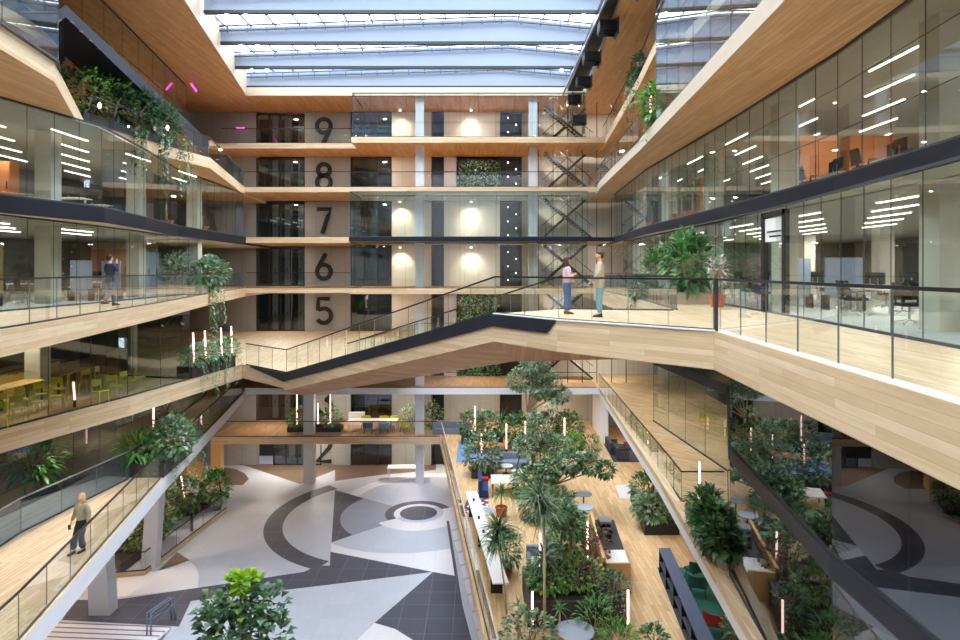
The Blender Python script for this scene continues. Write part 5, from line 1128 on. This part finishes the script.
def person(label,loc,rz,H,J,top,trousers,hair,hair_len=.0,shoe='black_metal',female=False,jacket_len=0,shirt=None,bare_forearms=False):
    """J: joints elbowL, handL, elbowR, handR, kneeL, ankleL, kneeR, ankleR in a figure 1.75 m tall facing +Y"""
    t=thing('person',label,'person',loc,rz); s=H/1.75; t.scale=(s,s,s)
    sh=.165 if female else .19; hp=.085
    V=[];E=[];Rd=[]
    def a(p,r,link=None):
        V.append(p); Rd.append(r); 
        if link is not None: E.append((link,len(V)-1))
        return len(V)-1
    pel=a((0,0,.95),(.14,.10)); wa=a((0,0,1.1),(.12,.09),pel); ch=a((0,0,1.3),(.145,.10),wa); nb=a((0,-.01,1.45),(.08,.07),ch)
    nk=a((0,0,1.52),.05,nb); jw=a((0,.02,1.58),(.06,.07),nk); hd=a((0,.01,1.65),(.088,.105),jw); tp=a((0,0,1.73),(.07,.08),hd)
    a((0,.125,1.635),.012,hd)
    for sd in (-1,1): a((sd*.085,0,1.64),.014,hd)
    hands={}
    for sd,k in ((-1,'L'),(1,'R')):
        s1=a((sd*sh,0,1.42),.055,ch); el=a(J['elbow'+k],.042,s1); wr=Vector(J['hand'+k]); e=Vector(J['elbow'+k]); d=(wr-e).normalized()
        w=a(tuple(wr),.027,el); palm=a(tuple(wr+d*.06),(.036,.018),w)
        side=d.cross(Vector((0,1,0))); side=side.normalized() if side.length>.1 else Vector((1,0,0)); cur=side.cross(d)
        for q,(o_,L_) in enumerate(((-.027,.07),(-.009,.08),(.009,.076),(.027,.06))):
            f1=a(tuple(wr+d*.10+side*o_),.009,palm); f2=a(tuple(wr+d*(.10+L_*.5)+side*o_+cur*.012),.008,f1); a(tuple(wr+d*(.10+L_*.8)+side*o_+cur*.035),.007,f2)
        f1=a(tuple(wr+d*.05-side*.04),.010,palm); a(tuple(wr+d*.09-side*.055+cur*.015),.008,f1)
    for sd,k in ((-1,'L'),(1,'R')):
        h_=a((sd*hp,0,.88),.085,pel); kn=a(J['knee'+k],.055,h_); an=a(J['ankle'+k],.036,kn); A=J['ankle'+k]; a((A[0],A[1]+.13,A[2]-.05),.03,an)
    skin_mesh('body',V,E,Rd,'skin',t)
    # eyes
    for sd in (-1,1): blob('eye',(sd*.032,.098,1.655),(.012,.008,.009),'black_metal',t,8)
    blob('mouth',(0,.098,1.59),(.022,.008,.006),'terracotta',t,8)
    # top
    V=[];E=[];Rd=[]
    low=.9-jacket_len
    p0=a((0,0,low),(.175 if jacket_len else .15,.125)); w=a((0,0,1.1),(.145 if not female else .125,.11),p0); c=a((0,0,1.3),(.172 if not female else .15,.125),w); n_=a((0,-.01,1.46),(.085,.075),c)
    for sd,k in ((-1,'L'),(1,'R')):
        s1=a((sd*sh,0,1.42),.072,c); el=a(J['elbow'+k],.056,s1)
        if not bare_forearms: a(tuple(Vector(J['elbow'+k]).lerp(Vector(J['hand'+k]),.93)),.042,el)
    skin_mesh('jacket' if jacket_len else 'top',V,E,Rd,top,t)
    if shirt: MB().prism([(-.035,.06),(.035,.06),(.04,.125),(-.04,.125)],1.12,1.42).build('shirt_front',shirt,t)
    V=[];E=[];Rd=[]
    p0=a((0,0,1.06),(.125,.10)); p1=a((0,0,.93),(.145,.115),p0)
    for sd,k in ((-1,'L'),(1,'R')):
        h_=a((sd*hp,0,.84),.098,p1); kn=a(J['knee'+k],.074 if not female else .07,h_); A=J['ankle'+k]; a((A[0],A[1],A[2]+.02),.06 if not female else .085,kn)
    skin_mesh('trousers',V,E,Rd,trousers,t)
    for k in 'LR':
        A=J['ankle'+k]; MB().add([(A[0]-.045,A[1]-.07,0+A[2]-.09),(A[0]+.045,A[1]-.07,A[2]-.09),(A[0]+.05,A[1]+.19,A[2]-.09),(A[0]-.05,A[1]+.19,A[2]-.09),(A[0]-.04,A[1]-.06,A[2]+.02),(A[0]+.04,A[1]-.06,A[2]+.02),(A[0]+.035,A[1]+.16,A[2]-.04),(A[0]-.035,A[1]+.16,A[2]-.04)],[(3,2,1,0),(4,5,6,7),(0,1,5,4),(1,2,6,5),(2,3,7,6),(3,0,4,7)]).build('shoe',shoe,t)
    # hair: cap plus length down the back
    m=MB()
    def ell(c,r,n=14,k=8):
        vs=[(c[0]+r[0]*math.sin(PI*i/k)*math.cos(2*PI*j/n),c[1]+r[1]*math.sin(PI*i/k)*math.sin(2*PI*j/n),c[2]+r[2]*math.cos(PI*i/k)) for i in range(k+1) for j in range(n)]
        m.add(vs,[(i*n+j,(i+1)*n+j,(i+1)*n+(j+1)%n,i*n+(j+1)%n) for i in range(k) for j in range(n)],0,True)
    ell((0,-.022,1.708),(.093,.105,.085)); ell((0,-.05,1.66),(.085,.075,.09))
    if hair_len: ell((0,-.065,1.55),(.095,.055,.1+hair_len*.6)); ell((-.075,-.01,1.58),(.028,.05,.12)); ell((.075,-.01,1.58),(.028,.05,.12))
    m.build('hair',hair,t)
    return t
stand=dict(kneeL=(-.09,.02,.5),ankleL=(-.1,0,.09),kneeR=(.09,.02,.5),ankleR=(.1,0,.09))
person('woman with long brown hair, pink top and blue jeans talking on the footbridge',(2.57,18.9,0),R(-80),1.66,dict(stand,elbowL=(-.24,.0,1.14),handL=(-.12,.19,1.02),elbowR=(.24,-.02,1.14),handR=(.05,.2,1.22)),'pink_top','jeans','hair_brown',.18,'brown_shoe',True)
person('man in a tan jacket and light jeans facing the woman on the footbridge',(3.32,17.75,0),R(82),1.8,dict(stand,elbowL=(-.27,.04,1.15),handL=(-.14,.2,.98),elbowR=(.26,-.05,1.14),handR=(.24,.02,.88)),'tan_jacket','light_jeans','hair_brown',0,'black_metal',False,.22,'white_shirt')
person('man in a navy jacket and grey trousers walking along the level six gallery',(-13.35,23.1,0),R(-25),1.82,dict(kneeL=(-.09,.16,.52),ankleL=(-.08,.22,.1),kneeR=(.09,.0,.5),ankleR=(.09,-.3,.17),elbowL=(-.27,.02,1.16),handL=(-.16,.2,1.22),elbowR=(.27,.08,1.2),handR=(.12,.16,1.5)),'navy_jacket','grey_trousers','hair_dark',0,'black_metal',False,.16)
wm=person('blonde woman in an olive top and long dark trousers walking on the white-edged walkway',(-12.05,19.35,LZ[4]),R(168),1.72,dict(kneeL=(-.08,.1,.5),ankleL=(-.07,.02,.1),kneeR=(.08,.14,.52),ankleR=(.06,.26,.12),elbowL=(-.25,-.04,1.15),handL=(-.28,.06,.92),elbowR=(.26,-.05,1.15),handR=(.32,.04,.9)),'olive_top','black_cloth','hair_blonde',.16,'black_metal',True)
tag(MB().box(-.04,.04,-.01,.01,-.07,.07).build('mobile_phone','black_metal',loc=(-12.35,19.25,LZ[4]+.76)),'small black phone in the hand of the blonde woman','phone')
# ================================================================= WORLD, CAMERA
w=bpy.data.worlds.new('sky'); bpy.context.scene.world=w; w.use_nodes=True; nt=w.node_tree; nt.nodes.clear()
bg=nt.nodes.new('ShaderNodeBackground'); o=nt.nodes.new('ShaderNodeOutputWorld'); tc=nt.nodes.new('ShaderNodeTexCoord'); n=nt.nodes.new('ShaderNodeTexNoise'); n.inputs['Scale'].default_value=2.2; n.inputs['Detail'].default_value=4
r=nt.nodes.new('ShaderNodeValToRGB'); r.color_ramp.elements[0].position=.35; r.color_ramp.elements[0].color=(.70,.82,1,1); r.color_ramp.elements[1].position=.62; r.color_ramp.elements[1].color=(.92,.96,1,1)
nt.links.new(tc.outputs['Generated'],n.inputs['Vector']); nt.links.new(n.outputs['Fac'],r.inputs[0]); nt.links.new(r.outputs[0],bg.inputs[0]); bg.inputs[1].default_value=10.5; nt.links.new(bg.outputs[0],o.inputs[0])
cam=bpy.data.cameras.new('camera'); co=bpy.data.objects.new('camera',cam); C.objects.link(co); co.location=(0,0,EYE); co.rotation_euler=(R(90),0,0)
cam.sensor_width=36; cam.lens=24; cam.shift_y=-50/960; cam.clip_start=.1; cam.clip_end=300
sc=bpy.context.scene; sc.camera=co
sc.view_settings.view_transform='Standard'; sc.view_settings.look='None'; sc.view_settings.gamma=1; sc.view_settings.use_curve_mapping=False; sc.view_settings.exposure=0.0
cy=sc.cycles; cy.max_bounces=10; cy.diffuse_bounces=6; cy.glossy_bounces=4; cy.transmission_bounces=4; cy.transparent_max_bounces=32; cy.use_denoising=True; cy.sample_clamp_indirect=6; cy.caustics_reflective=False; cy.caustics_refractive=False
